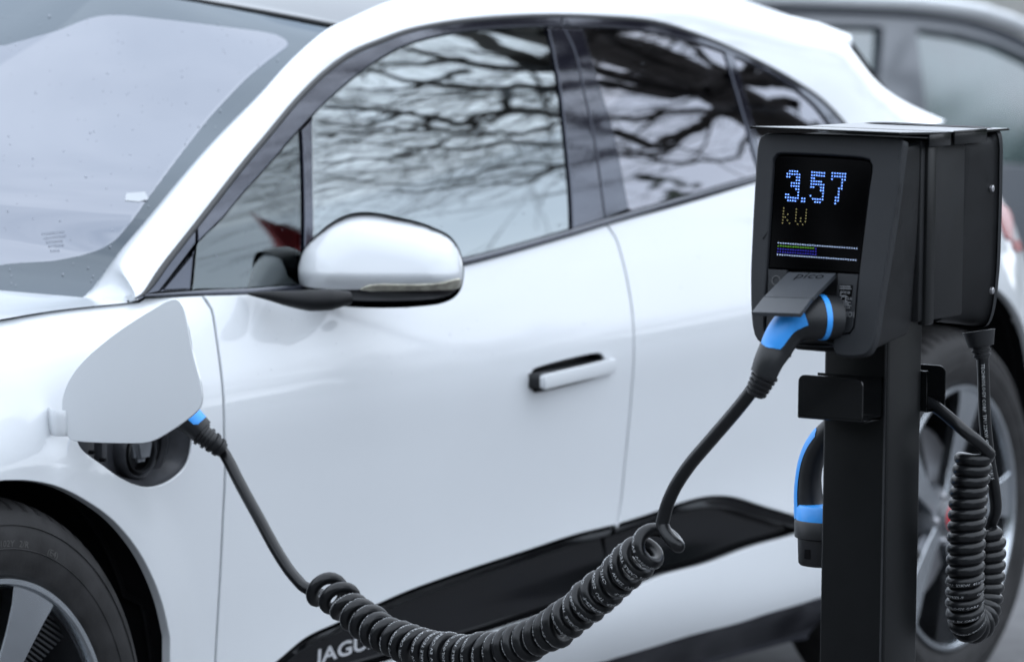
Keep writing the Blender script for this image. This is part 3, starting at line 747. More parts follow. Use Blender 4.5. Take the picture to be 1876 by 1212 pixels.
# clip the bonnet at the windscreen base by pulling late rows onto it
hood = np.array(hood)
for i in range(len(hood)):
    for j in range(hood.shape[1]):
        y = hood[i, j, 1]; yl = y if y <= YC else 2*YC-y
        if yl >= base_row[0][1]: xb = np.interp(yl, base_row[:, 1], base_row[:, 0]); zb = np.interp(yl, base_row[:, 1], base_row[:, 2])
        else:
            f_ = max(0, (yl-seam3[-1][1])/(base_row[0][1]-seam3[-1][1])); xb = seam3[-1][0]+(base_row[0][0]-seam3[-1][0])*f_; zb = seam3[-1][2]+(base_row[0][2]-seam3[-1][2])*f_
        x0 = hood[0, j, 0]; s = (hood[i, j, 0]-x0)/(seam3[-1][0]-x0); nx = x0+(xb-x0)*s; w_ = s**3
        hood[i, j, 0] = nx; hood[i, j, 2] = hood[i, j, 2]*(1-w_)+(zb+.004)*w_
grid('bonnet', hood, MT['paint'], car, flip=True)
# ================================================================ DOOR MIRROR
def door_mirror():
    c = hitY((700, 480), -.03); n = -ray((700, 480)); n[2] = 0; n /= np.linalg.norm(n); u = np.cross([0, 0, 1.], n); v = np.array([0, 0, 1.])
    out_px = [(545, 493), (549, 474), (558, 453), (578, 431), (606, 408), (635, 393), (664, 388), (693, 390), (731, 398), (770, 407), (798, 418), (823, 431), (839, 451), (847, 474), (850, 493), (849, 512), (844, 531), (831, 546), (808, 556), (760, 562), (693, 564), (620, 560), (565, 548), (550, 528)]
    P = np.array(catmull(to_plane(out_px, c, u, v), .006, True))
    if area(P) < 0: P = P[::-1]
    b1 = to_plane([(700, 500)], c, u, v)[0][1]
    def dome(a, b):
        d = distp(np.array([[a, b]]), P)[0]; t = min(1, d/.060); bb = b-b1; return .060*math.sqrt(max(0, 1-(1-t)**2.2))-.30*(b+.03)-1.2*max(0, b+.0)**2+(.85*(bb if bb < -.006 else -(bb-.006)**2/.024) if bb < .006 else 0)
    S, N = plane_map(c, u, v, dome)
    cen = P.mean(0)
    split = [(540, 524), (552, 524), (600, 527), (657, 528), (700, 526), (780, 524), (845, 519), (856, 518)]
    sp = [np.array(q) for q in catmull(to_plane(split, c, u, v), .006)]
    up = [q for q in P if q[1] > np.interp(q[0], *(np.array(sorted([tuple(w) for w in sp])).T))]
    # split the closed outline into its upper and lower runs
    f = np.array(sorted([tuple(w) for w in sp])); above = [q[1] > np.interp(q[0], f[:, 0], f[:, 1]) for q in P]
    k = next(i for i in range(len(P)) if above[i] and not above[i-1]); Q = np.roll(P, -k, 0); ab = above[k:]+above[:k]
    U = [q for q, w in zip(Q, ab) if w]; D = [q for q, w in zip(Q, ab) if not w]
    inn = [q for q in f if inside(np.array([q]), P)[0]]
    inn_r = inn[::-1]
    def close(seg):
        a = seg[-1]; return seg+(inn if np.linalg.norm(a-inn[0]) < np.linalg.norm(a-inn[-1]) else inn_r)
    t = tag(empty('door_mirror', tuple(c+np.array([.0, .05, 0]))), None); t.parent = None
    cap = panel('mirror_cap', close(U), S, MT['paint'], car, NRM=N, spacing=.008, step=.006, gap=.0006, r=.001, depth=.004)
    lowb = panel('mirror_base', close(D), S, MT['black'], car, NRM=N, spacing=.008, step=.006, gap=.0006, r=.001, depth=.004)
    ind = catmull(to_plane([(659, 527), (672, 519), (690, 516), (760, 516), (800, 514), (845, 509), (846, 526), (800, 529), (720, 530), (675, 530)], c, u, v), .004, True)
    S2, N2 = plane_map(c, u, v, lambda a, b: dome(a, b)+.0022)
    il = panel('indicator_lamp', ind, S2, MT['chrome'], cap, NRM=N2, spacing=.006, step=.005, gap=.0002, r=.0012, depth=.004)
    # crease shade: a shallow groove strip under the cap, and the back shell with the mirror glass
    back = [S(*q)-n*.0 for q in P]; V = []; m = len(P)
    for s_, dd in ((1., .0), (.99, .012), (.95, .03), (.88, .042), (.80, .046)):
        for q in P: p = cen+(q-cen)*s_; V.append(c+u*p[0]+v*p[1]-n*dd)
    V.append(c+u*cen[0]+v*cen[1]-n*.046); Fc = [(r*m+i, r*m+(i+1) % m, (r+1)*m+(i+1) % m, (r+1)*m+i) for r in range(4) for i in range(m)]+[(4*m+i, 4*m+(i+1) % m, 5*m) for i in range(m)]
    mesh('mirror_shell', V, Fc, MT['black'], car)
    # foot: black arm from the door to the housing
    C = rs3(catmull([hitY((455, 538), .050), hitY((490, 541), .030), hitY((530, 547), .005), hitY((570, 550), -.022), hitY((610, 548), -.045), hitY((640, 545), -.06)], .006), 36)
    ft = sweep('mirror_foot', C, np.interp(np.linspace(0, 1, 36), [0, .12, .35, .6, .8, 1], [.002, .0055, .011, .0165, .0165, .010]), MT['case'], car, seg=24, ell=(1, 1.35))
    # small camera pod under the housing
    q = hitY((772, 560), -.06); bm = bmesh.new(); bmesh.ops.create_uvsphere(bm, u_segments=16, v_segments=8, radius=1)
    for w in bm.verts: w.co = Vector((q[0]+w.co.x*.014, q[1]+.03+w.co.y*.014, q[2]+.003+w.co.z*.008))
    bm_obj('mirror_camera', bm, MT['black'], car)
    bpy.data.objects.remove(t)
door_mirror()
# ================================================================ CHARGING FLAP AND PORT
def flap():
    hinge = hitY((118, 780), -.012); ang = math.radians(74); u = np.array([math.cos(ang), -math.sin(ang), 0]); v = np.array([0, 0, 1.])
    px = [(112, 744), (118, 713), (134, 683), (161, 652), (222, 603), (283, 564), (308, 550), (323, 548), (334, 561), (341, 585), (353, 646), (368, 705), (370, 731), (366, 747), (344, 768), (298, 799), (284, 806), (266, 811), (222, 812), (146, 809), (127, 805), (118, 789)]
    P = catmull(to_plane(px, hinge, u, v), .008, True); n = np.cross(u, v)
    sg = 1 if n@(CAM-hinge) > 0 else -1
    cen = np.mean(P, axis=0)
    bul = lambda a, b: -.35*((a-cen[0])**2)-.28*((b-cen[1])**2)+.003
    if sg > 0: S, N = plane_map(hinge, u, v, bul)
    else:
        P = [np.array([-q[0], q[1]]) for q in P]; cen = np.mean(P, axis=0); S, N = plane_map(hinge, -u, v, lambda a, b: -.35*((a-cen[0])**2)-.28*((b-cen[1])**2)+.003)
    f = panel('charging_flap', P, S, MT['paint'], car, NRM=N, spacing=.016, step=.008, gap=0, r=.0014, depth=.006)
    Sb = lambda a, b: np.array(S(a, b))-np.array(N(a, b))*.0058
    panel('flap_lining', P, Sb, MT['port'], f, NRM=lambda a, b: -np.array(N(a, b)), spacing=.02, step=.01, gap=.003, r=.001, depth=.002)
    # hinge arm
    a = hitY((108, 775), -.006); a2 = np.array(GB(*pb((118, 775))[0]))
    lo = np.minimum(a, a2); 
    p1 = hitY((121, 775), -.013); pts = [p1+np.array([.012, .004, 0]), p1, p1+np.array([-.008, .012, 0]), p1+np.array([.02, .05, 0])]
    sweep('flap_hinge', catmull(pts, .004), .0185, MT['paint'], f, seg=12, ell=(1, .12))
flap()
def port():
    P = resample(portC, .008)
    if area(P) < 0: P = P[::-1]
    c2 = P.mean(0); rings = [(1.0, .002), (.985, .012), (.93, .020), (.90, .036), (.86, .042)]; V = []; m = len(P)
    for s_, dd in rings:
        for q in P: w = c2+(q-c2)*s_; p = np.array(GB(*w)); V.append(p+np.array([0, dd, 0]))
    k = len(rings); V.append(np.array(GB(*c2))+np.array([0, .042, 0])); Fc = [(r*m+i, r*m+(i+1) % m, (r+1)*m+(i+1) % m, (r+1)*m+i) for r in range(k-1) for i in range(m)]+[((k-1)*m+i, (k-1)*m+(i+1) % m, k*m) for i in range(m)]
    o = mesh('charging_port', V, Fc, MT['port'], car); o.data.set_sharp_from_angle(angle=math.radians(35))
    z = np.array([0, -1, 0]); dq = lambda px, d: hitY(px, hitS(px, SB)[1]+d)
    ctr = dq((247, 827), .030)
    lathe('port_ring', [(.036, -.014), (.040, -.002), (.040, .008), (.037, .012), (.034, .008), (.034, -.01)], MT['port'], o, ctr, z, 40)
    lathe('port_ring', [(.030, -.012), (.030, .012), (.028, .014), (.026, .008)], MT['plastic'], o, ctr, z, 40)
    bm = bmesh.new(); bmesh.ops.create_cube(bm, size=1)
    for w in bm.verts: w.co = Vector((ctr[0]+w.co.x*.050*(1 if w.co.z > 0 else .62), ctr[1]-.010+w.co.y*.02, ctr[2]+.004+w.co.z*.036))
    bmesh.ops.bevel(bm, geom=[e for e in bm.edges], offset=.0075, segments=3, affect='EDGES')
    bm_obj('port_cap', bm, MT['cap'], o)
    for px in ((338, 800), (182, 822)):
        q = dq(px, .026); box('port_rib', q-np.array([.006, .01, .018]), q+np.array([.006, .006, .018]), MT['port'], o, bev=.002)
    for px in ((312, 868), (336, 850), (170, 828), (190, 842)):
        q = dq(px, .014); lathe('screw', [(.0, .003), (.0025, .003), (.003, 0), (.003, -.006)], MT['cavity'], o, q, z, 10)
    lathe('port_ring', [(.050, -.016), (.056, -.004), (.058, .002), (.054, .004), (.050, -.004)], MT['port'], o, dq((262, 812), .032), z, 48)
    ac_ = dq((268, 742), .03); lathe('port_ring', [(.036, -.012), (.040, 0), (.040, .018), (.036, .020), (.034, .010), (.034, -.01)], MT['plastic'], o, ac_, z, 40)
    return ac_
port_c = port()
# ================================================================ WHEELS
def wheel(cx, cz, y0, rot, name='wheel'):
    """y0 = outer face of the rim; rot = angle of the first spoke from vertical"""
    w = empty(name, (cx, y0, cz-.376)); w.parent = car; w.location = Vector((cx, y0, cz-.376))-Vector(CARL)
    o = (cx, y0, cz); ax = (0, -1, 0)
    def grv(r, h, a, j):
        return r
    prof = [(.262, -.012), (.268, -.003), (.276, .002), (.30, .008), (.325, .008), (.345, .001), (.356, -.006), (.358, -.0085), (.3655, -.018), (.372, -.034), (.3755, -.055), (.3765, -.09), (.3765, -.17), (.372, -.20), (.35, -.225), (.27, -.23)]
    def rad(r, h, a, j):
        if 8 <= j <= 10 and (a*180/math.pi*1.0) % 5.0 < 1.1: return r-.006
        return r
    tyre = lathe('tyre', prof, MT['tyre'], w, o, ax, 720, radial=rad, angle=28)
    for rr in (.305, .338): lathe('tyre_bead', [(rr-.0015, .0075 if rr < .32 else .002), (rr, .0095 if rr < .32 else .0055), (rr+.0015, .0075 if rr < .32 else .002)], MT['tyre'], tyre, o, ax, 96)
    rim = lathe('rim', [(.266, -.012), (.2655, .0), (.263, .004), (.256, .004), (.2535, .001), (.250, -.012), (.246, -.05), (.236, -.18), (.20, -.2)], MT['alloy'], w, o, ax, 128, angle=30)
    lathe('rim_barrel', [(.2495, -.013), (.2455, -.05), (.235, -.17), (.12, -.19), (0, -.19)], MT['wheel_dark'], w, o, ax, 64)
    lathe('brake_disc', [(.05, -.095), (.175, -.095), (.175, -.115), (.05, -.115)], MT['steel'], w, o, ax, 64)
    hubz = np.array(o)+np.array([0, .012, 0])
    lathe('hub', [(0, .004), (.028, .004), (.032, .001), (.034, -.006), (.058, -.014), (.066, -.03), (.066, -.08)], MT['alloy_grey'], w, hubz, ax, 48)
    lathe('centre_cap', [(0, .0075), (.024, .0065), (.0265, .0045), (.0265, 0)], MT['red'], w, hubz, ax, 40)
    for k in range(5):
        a = rot+k*2*math.pi/5+math.pi/5; q = hubz+np.array([math.sin(a)*.047, .012, math.cos(a)*.047]); lathe('wheel_nut', [(0, .010), (.006, .010), (.009, .004), (.0095, -.006)], MT['steel'], w, q, ax, 12)
    for k in range(5):
        a = rot+k*2*math.pi/5
        def P(r, t, y): return np.array([cx+r*math.sin(a)+t*math.cos(a), y0+y, cz+r*math.cos(a)-t*math.sin(a)])
        # spoke: broad at the rim, waisted at the hub, dished
        rs = [.045, .09, .14, .19, .225, .2535]; hw = [.020, .020, .025, .033, .041, .049]; dp = [.020, .020, .014, .007, .003, .0015]
        V = []; 
        for r, h_, d_ in zip(rs, hw, dp):
            for t_, e in ((-1, .020), (-1, 0.0015), (-.93, 0), (0, .001), (.93, 0), (1, .0015), (1, .020)): V.append(P(math.sqrt(max(r*r-(t_*h_)**2, .001)) if r > .25 else r, t_*h_, d_+e))
        Fc = [(i*7+j, i*7+j+1, (i+1)*7+j+1, (i+1)*7+j) for i in range(5) for j in range(6)]
        me_ = mesh('spoke', V, Fc, MT['alloy'], w); me_.data.set_sharp_from_angle(angle=math.radians(25))
        # ribbed dark aero insert beside each spoke
        Vr, Fr = [], []; nb = 16
        for i in range(nb):
            r0 = .125+i*(.118/nb); r1 = r0+.118/nb*.55
            for (ra, yy) in ((r0, .020), (r0+.0008, .015), (r1, .015), (r1+.0008, .020)):
                t0 = np.interp(ra, rs, hw)+.001; t1 = t0+.012+.55*(ra-.11); t1 = min(t1, t0+.075)
                Vr += [P(ra, t0, yy+.002), P(ra-.004, t1, yy+.010)]
            b = i*8
            for j in range(3): Fr.append((b+2*j, b+2*j+1, b+2*j+3, b+2*j+2))
        ins = mesh('spoke_insert', Vr, Fr, MT['wheel_dark'], w, smooth=False)
        bk = [P(.115, .02, .028), P(.115, .034, .034), P(.243, .10, .034), P(.25, .04, .026)]
        mesh('insert_plate', bk, [(0, 1, 2, 3)], MT['wheel_dark'], w, smooth=False)
    return w
fw = wheel(.0, .376, .004, math.radians(24)); rw = wheel(2.99, .376, .004, math.radians(14))
def sidewall_text(s, cx, a0, rr, size):
    tv, tf = text_mesh(s, size, 0, 1.2, 2); V = []
    for q in tv:
        a = a0+q[0]/rr; r = rr+q[1]; V.append((cx+r*math.sin(a), .004-.0087, .376+r*math.cos(a)))
    mesh('sidewall_marking', V, tf, MT['marking'], fw, smooth=False)
sidewall_text('102Y', .0, math.radians(2), .308, .013); sidewall_text('2/R', .0, math.radians(10), .308, .013); sidewall_text('(E4)', .0, math.radians(22), .308, .013)
# ================================================================ CABIN, TAIL, FAR SIDE
def cabin():
    box('cabin_floor', (.25, .10, .30), (3.3, 1.80, .36), MT['dash'], car, bev=0)
    box('dashboard', (.30, .16, .72), (.95, 1.74, .93), MT['dash'], car, bev=.05, seg=4)
    for y in (.42, 1.10):
        st = box('front_seat', (1.45, y, .36), (1.98, y+.46, .62), MT['seat'], car, bev=.06, seg=4)
        R_ = Matrix.Translation((1.95, y+.23, .60)) @ Matrix.Rotation(math.radians(18), 4, 'Y') @ Matrix.Translation((-1.95, -y-.23, -.60))
        box('seat_back', (1.90, y+.01, .60), (2.03, y+.45, 1.10), MT['seat'], st, bev=.05, seg=4, rot=R_)
        box('headrest', (1.90, y+.12, 1.12), (2.0, y+.34, 1.27), MT['seat'], st, bev=.04, seg=4, rot=R_)
    rb = box('rear_bench', (2.45, .30, .36), (2.9, 1.6, .66), MT['seat'], car, bev=.06, seg=4)
    box('bench_back', (2.80, .30, .60), (2.95, 1.6, 1.08), MT['seat'], rb, bev=.05, seg=4)
    # steering wheel
    c = Vector((1.08, .56, .93)); bm = bmesh.new(); nU, nV = 48, 10
    Rm = Matrix.Translation(c) @ Matrix.Rotation(math.radians(-65), 4, 'Y')
    vs = [[bm.verts.new(Rm @ Vector(((.18+.014*math.cos(b))*math.cos(a), (.18+.014*math.cos(b))*math.sin(a), .014*math.sin(b)))) for b in [2*math.pi*j/nV for j in range(nV)]] for a in [2*math.pi*i/nU for i in range(nU)]]
    for i in range(nU):
        for j in range(nV): bm.faces.new((vs[i][j], vs[(i+1) % nU][j], vs[(i+1) % nU][(j+1) % nV], vs[i][(j+1) % nV]))
    sw = bm_obj('steering_wheel', bm, MT['seat'], car)
    box('steering_hub', (-.08, -.06, -.02), (.06, .06, .02), MT['seat'], sw, bev=.012, rot=Rm)
    sweep('steering_spoke', [Rm @ Vector((0, -.17, 0)), Rm @ Vector((0, 0, 0)), Rm @ Vector((0, .17, 0))], .012, MT['seat'], sw, seg=8)
    box('parcel_shelf', (2.95, .35, 1.0), (3.55, 1.55, 1.02), MT['dash'], car, bev=.005)
cabin()
def tail():
    # tapered tail between the rails: backlight, spoiler, tailgate and lamp
    def R3(px, Y): return hitY(px, Y)
    sA = R3((1452, 30), .38); 
    spo = [[R3((1400, 22), .36), R3((1500, 42), .36), R3((1558, 64), .34)], [R3((1400, 32), .32), R3((1500, 60), .30), R3((1560, 76), .30)], [R3((1400, 60), .29), R3((1500, 110), .27), R3((1557, 139), .27)]]
    V = [q for r in spo for q in r]; mir = [np.array([q[0]+.12*0, 2*YC-q[1], q[2]]) for q in V]
    top_ = [np.array([q[0], 2*YC-q[1], q[2]]) for q in spo[0]]
    allv = V+mir; f = []
    for b in (0, 9):
        for i in range(2):
            for j in range(2): f.append((b+i*3+j, b+i*3+j+1, b+(i+1)*3+j+1, b+(i+1)*3+j))
    for j in range(2): f.append((j, j+1, 9+j+1, 9+j))
    f.append((2, 5, 14, 11)); f.append((5, 8, 17, 14))
    mesh('roof_spoiler', allv, f, MT['paint'], car, smooth=False)
    a = R3((1563, 78), .34); b = R3((1590, 162), .34); c = R3((1556, 145), .30); d = R3((1675, 228), .42)
    rows = []
    p0, p1 = a, R3((1668, 226), .50)
    for s in np.linspace(0, 1, 8):
        q = p0+(p1-p0)*s; rows.append([[q[0]+(1-((y-YC)/(q[1]-YC))**2)*.10, y, q[2]+(1-((y-YC)/(q[1]-YC))**2)*.02] for y in np.linspace(q[1], 2*YC-q[1], 17)])
    grid('backlight', rows, MT['rubber'], car)
    # tailgate sheet
    rows = []
    for (x, y0_, z) in ((3.02, .30, 1.16), (3.35, .30, 1.10), (3.62, .30, 1.06), (3.80, .33, .98), (3.86, .36, .85), (3.86, .36, .6), (3.80, .36, .35)):
        rows.append([[x+(1-((y-YC)/(y0_-YC))**2)*.06, y, z] for y in np.linspace(y0_, 2*YC-y0_, 15)])
    grid('tailgate', rows, MT['paint'], car)
    lp = pb((1853, 412), (1864, 392), (1880, 372), (1900, 366), (1925, 380), (1925, 436), (1895, 444), (1870, 452), (1856, 454))
    panel('tail_lamp', catmull(lp, .01, True), lambda x, z: (x, SB(x, z)-.004, z), MT['lamp'], car, NRM=NB, spacing=.03, gap=0, r=.002)
tail()
def front_end():
    rows = []
    for (x, y0_, z) in ((-.62, .30, .905), (-.78, .33, .82), (-.86, .36, .66), (-.86, .38, .45), (-.80, .40, .22)):
        rows.append([[x-(1-((y-YC)/(y0_-YC))**2)*.12, y, z] for y in np.linspace(y0_, 2*YC-y0_, 15)])
    grid('front_bumper', rows, MT['paint'], car, flip=True)
front_end()
# far side: the same panels and glass mirrored about the middle of the car
for o in [o for o in car.children if o.name.split('.')[0] in ('front_fender', 'front_door', 'rear_door', 'rear_quarter_panel', 'sill_panel', 'side_insert', 'sill_skirt', 'body_shell', 'corner_trim', 'corner_glass', 'door_frame_trim', 'rear_door_frame_trim', 'window_divider', 'quarter_glass', 'pillar_cover', 'rear_window_divider', 'rear_quarter_glass', 'roof_rail', 'wheel_well')]:
    c = o.copy(); col.objects.link(c); c.parent = car; c.matrix_local = Matrix.Scale(-1, 4, (0, 1, 0)) @ o.matrix_local
    for g in o.children:
        if g.name.split('.')[0] in ('door_glass', 'rear_door_glass'):
            d = g.copy(); col.objects.link(d); d.parent = c
for w_ in (fw, rw):
    c = w_.copy(); col.objects.link(c); c.parent = car; c.matrix_local = Matrix.Scale(-1, 4, (0, 1, 0)) @ Matrix.Translation(w_.location)
    for g in w_.children: d = g.copy(); col.objects.link(d); d.parent = c
# ================================================================ CHARGING POST
CC = np.array([.152, -1.283])
post = tag(empty('charging_post', (CC[0], CC[1], 0)), 'black charging post with two back to back boxes, its front display reading 3.57 kW', 'charger')
HW = .045
zt = hitX((1602, 640), CC[0]-HW)[2]+.02
pc = box('post_column', (CC[0]-HW, CC[1]-HW, .012), (CC[0]+HW, CC[1]+HW, zt+.18), MT['post'], post, bev=.004, seg=3)
box('base_plate', (CC[0]-.10, CC[1]-.10, 0.0), (CC[0]+.10, CC[1]+.10, .012), MT['post'], post, bev=.002)
for sx in (-1, 1):
    for sy in (-1, 1): lathe('anchor_bolt', [(0, .014), (.009, .014), (.010, 0)], MT['steel'], post, (CC[0]+sx*.08, CC[1]+sy*.08, .012), (0, 0, 1), 6)
# column seam: slim raised profile lines near the edges of the front and side face
box('column_groove', (CC[0]-HW-.0012, CC[1]-HW+.003, .02), (CC[0]-HW+.001, CC[1]-HW+.0052, zt+.1), MT['seal'], pc, bev=0)
fl = lambda px, x: hitX(px, CC[0]+x)
def box_unit(sgn, parent, front):
    """one charging box; sgn=-1 faces the camera side"""
    xt, xb = (-.118, -.1735) if sgn < 0 else (.144, .183)
    zT = fl((1522, 249), -.118)[2]; zB = fl((1484, 641), -.1735)[2]
    o = np.array([CC[0]+xb, CC[1], zB]); tp = np.array([CC[0]+xt, CC[1], zT])
    v = tp-o; hh = np.linalg.norm(v); v /= hh; u = np.array([0, -1., 0]) if sgn < 0 else np.array([0, 1., 0])
    n = np.cross(u, v)
    if n[0]*sgn < 0: raise ValueError
    out = []
    if front:
        px = [(1412, 243), (1500, 245), (1640, 252), (1655, 258), (1654, 275), (1638, 400), (1612, 560), (1601, 625), (1592, 645), (1578, 652), (1530, 649), (1524, 634), (1452, 631), (1400, 629), (1386, 622), (1378, 600), (1374, 520), (1377, 430), (1383, 320), (1388, 262), (1394, 248)]
        poly = to_plane(px, o, u, v)
        box_unit.poly = poly
    else: poly = [np.array([q[0], q[1]]) for q in box_unit.poly]
    P = np.array(catmull(poly, .01, True))
    S, N = plane_map(o, u, v)
    if front:
        scr = [(1418, 291), (1424, 283), (1440, 282), (1580, 290), (1592, 293), (1597, 303), (1592, 345), (1573, 500), (1566, 570), (1563, 600), (1556, 610), (1545, 612), (1528, 612), (1524, 632), (1455, 629), (1452, 606), (1400, 606), (1401, 560), (1405, 490), (1412, 380)]
        sp = to_plane(scr, o, u, v)
        sp = catmull(sp[:8], .01)+sp[8:]
        fp = panel('front_plate', P, S, MT['plate'], parent, holes=[np.array(sp)], NRM=N, spacing=.03, step=.01, gap=0, r=.003, depth=.012)
    else:
        fp = panel('front_plate', P, S, MT['plate'], parent, NRM=N, spacing=.03, step=.01, gap=0, r=.003, depth=.012)
    # housing: lofts from the plate back to the column
    m = len(P); cen = P.mean(0); V = []
    ring0 = [np.array(S(*(cen+(q-cen)*.985)))-n*.010 for q in P]; ring1 = [np.array(S(*(cen+(q-cen)*.955)))-n*.016 for q in P]
    ring2 = [p*np.array([0, 1, 1])+np.array([CC[0]+sgn*.066, 0, 0]) for p in ring1]; ring2 = [np.array([p[0], CC[1]+(p[1]-CC[1])*.985, zB+.012+(p[2]-zB)*.955]) for p in ring2]
    ring2b = [np.array([CC[0]+sgn*.058, CC[1]+(p[1]-CC[1])*.96, p[2]]) for p in ring2]
    V = ring0+ring1+ring2+ring2b+[np.mean(ring2b, axis=0)]
    Fc = [(r*m+i, r*m+(i+1) % m, (r+1)*m+(i+1) % m, (r+1)*m+i) for r in range(3) for i in range(m)]+[(3*m+i, 3*m+(i+1) % m, 4*m) for i in range(m)]
    hs = mesh('housing', V, Fc, MT['case'], parent); hs.data.set_sharp_from_angle(angle=math.radians(32))
    return o, u, v, n, S, N, P, zT, zB, fp
fo_, fu, fv, fn_, FS, FN, FP, zT, zB, fplate = box_unit(-1, post, True)
ro_, ru, rv, rn_, RS, RN, RP, _, _, rplate = box_unit(1, post, False)
def F2(*px): return to_plane(px, fo_, fu, fv)
def off(S, n, d): return lambda a, b: np.array(S(a, b))+n*d
# mounting plate between the two boxes
box('mounting_plate', (CC[0]-.060, CC[1]-.092, zB+.03), (CC[0]+.060, CC[1]+.092, zT-.004), MT['case'], post, bev=.003)
box('mounting_rib', (CC[0]-.050, CC[1]-.0965, zB+.025), (CC[0]-.026, CC[1]-.085, zT-.010), MT['post'], post, bev=.003)
# display
dpx = [(1416, 290), (1424, 284), (1440, 283), (1580, 291), (1591, 294), (1596, 303), (1592, 345), (1573, 502), (1404, 492), (1410, 390)]
dp = F2(*dpx); dp = catmull(dp[:7], .006)+dp[7:]
dcen = np.mean(dp, axis=0)
Sdp, Ndp = plane_map(fo_-fn_*.0035, fu, fv)
disp = panel('display', dp, Sdp, MT['display'], post, NRM=Ndp, spacing=.02, step=.006, gap=.0005, r=.0022, depth=.006)
# lower recess with two cover strips and the socket
sock_c = fl((1490, 575), -.150)
recp = F2((1402, 490), (1576, 500), (1566, 612), (1526, 640), (1452, 634), (1399, 610))
panel('socket_recess', recp, off(FS, fn_, -.012), MT['rubber'], post, NRM=FN, spacing=.03, gap=-.002, r=.001, depth=.004)
ls = panel('cover_strip', F2((1405, 491), (1441, 493), (1434, 606), (1401, 605)), off(FS, fn_, -.0015), MT['plate'], post, NRM=FN, spacing=.03, gap=.0008, r=.001, depth=.012)
rs_ = panel('cover_strip', F2((1533, 499), (1572, 501), (1567, 560), (1563, 598), (1556, 609), (1546, 611), (1526, 611)), off(FS, fn_, -.0015), MT['plate'], post, NRM=FN, spacing=.03, gap=.0008, r=.001, depth=.012)
st_ = F2((1538, 521), (1562, 522), (1557, 566), (1534, 564))
lab = panel('rating_label', st_, off(FS, fn_, -.0008), MT['display'], rs_, NRM=FN, spacing=.03, gap=0, r=.0003, depth=.0004)
def put_text(s, px, size, par, material, xs=1., d=.0003, bold=0.):
    q = F2(px)[0]; return text_on('printed_text', s, size, np.array(FS(*q))+fn_*d, fu, fv, fn_, material, par, xs=xs, off=.0003, bold=bold)
put_text('pico', (1539, 537), .0062, lab, MT['label'], 1.3, .0)
for i, (yy, w_) in enumerate(((524, 20), (528, 21), (541, 12), (553, 20), (556, 17), (559, 21), (563, 19))):
    a, b = F2((1538.5, yy), (1538.5+w_, yy+.8)); L_ = np.linalg.norm(b-a); k = int(w_/1.6); V, Fc = [], []
    for j in range(k):
        t0, t1 = j/k, (j+.72)/k; h_ = .0007
        for t_, hh_ in ((t0, -h_), (t1, -h_), (t1, h_), (t0, h_)): q = a+(b-a)*t_; V.append(np.array(FS(q[0], q[1]+hh_))-fn_*.0003)
        Fc.append((4*j, 4*j+1, 4*j+2, 4*j+3))
    mesh('fine_print', V, Fc, MT['label'], lab, smooth=False)
text_on('printed_text', 'CE', .0085, np.array(FS(*F2((1539, 551))[0])), fu, fv, fn_, MT['label'], lab, 1.0, -.0001)
text_on('printed_text', 'UK', .0045, np.array(FS(*F2((1553, 549))[0])), fu, fv, fn_, MT['label'], lab, 1.0, -.0001)
text_on('printed_text', 'DIMO1', .0095, np.array(FS(*F2((1534, 579))[0])), fu, fv, fn_, MT['label'], rs_, .82, .0006)
lathe('keyhole_emblem', [(.0045, 0), (.0055, .0004), (.0065, 0)], MT['seal'], ls, np.array(FS(*F2((1421, 514))[0]))-fn_*.001, fn_, 24)
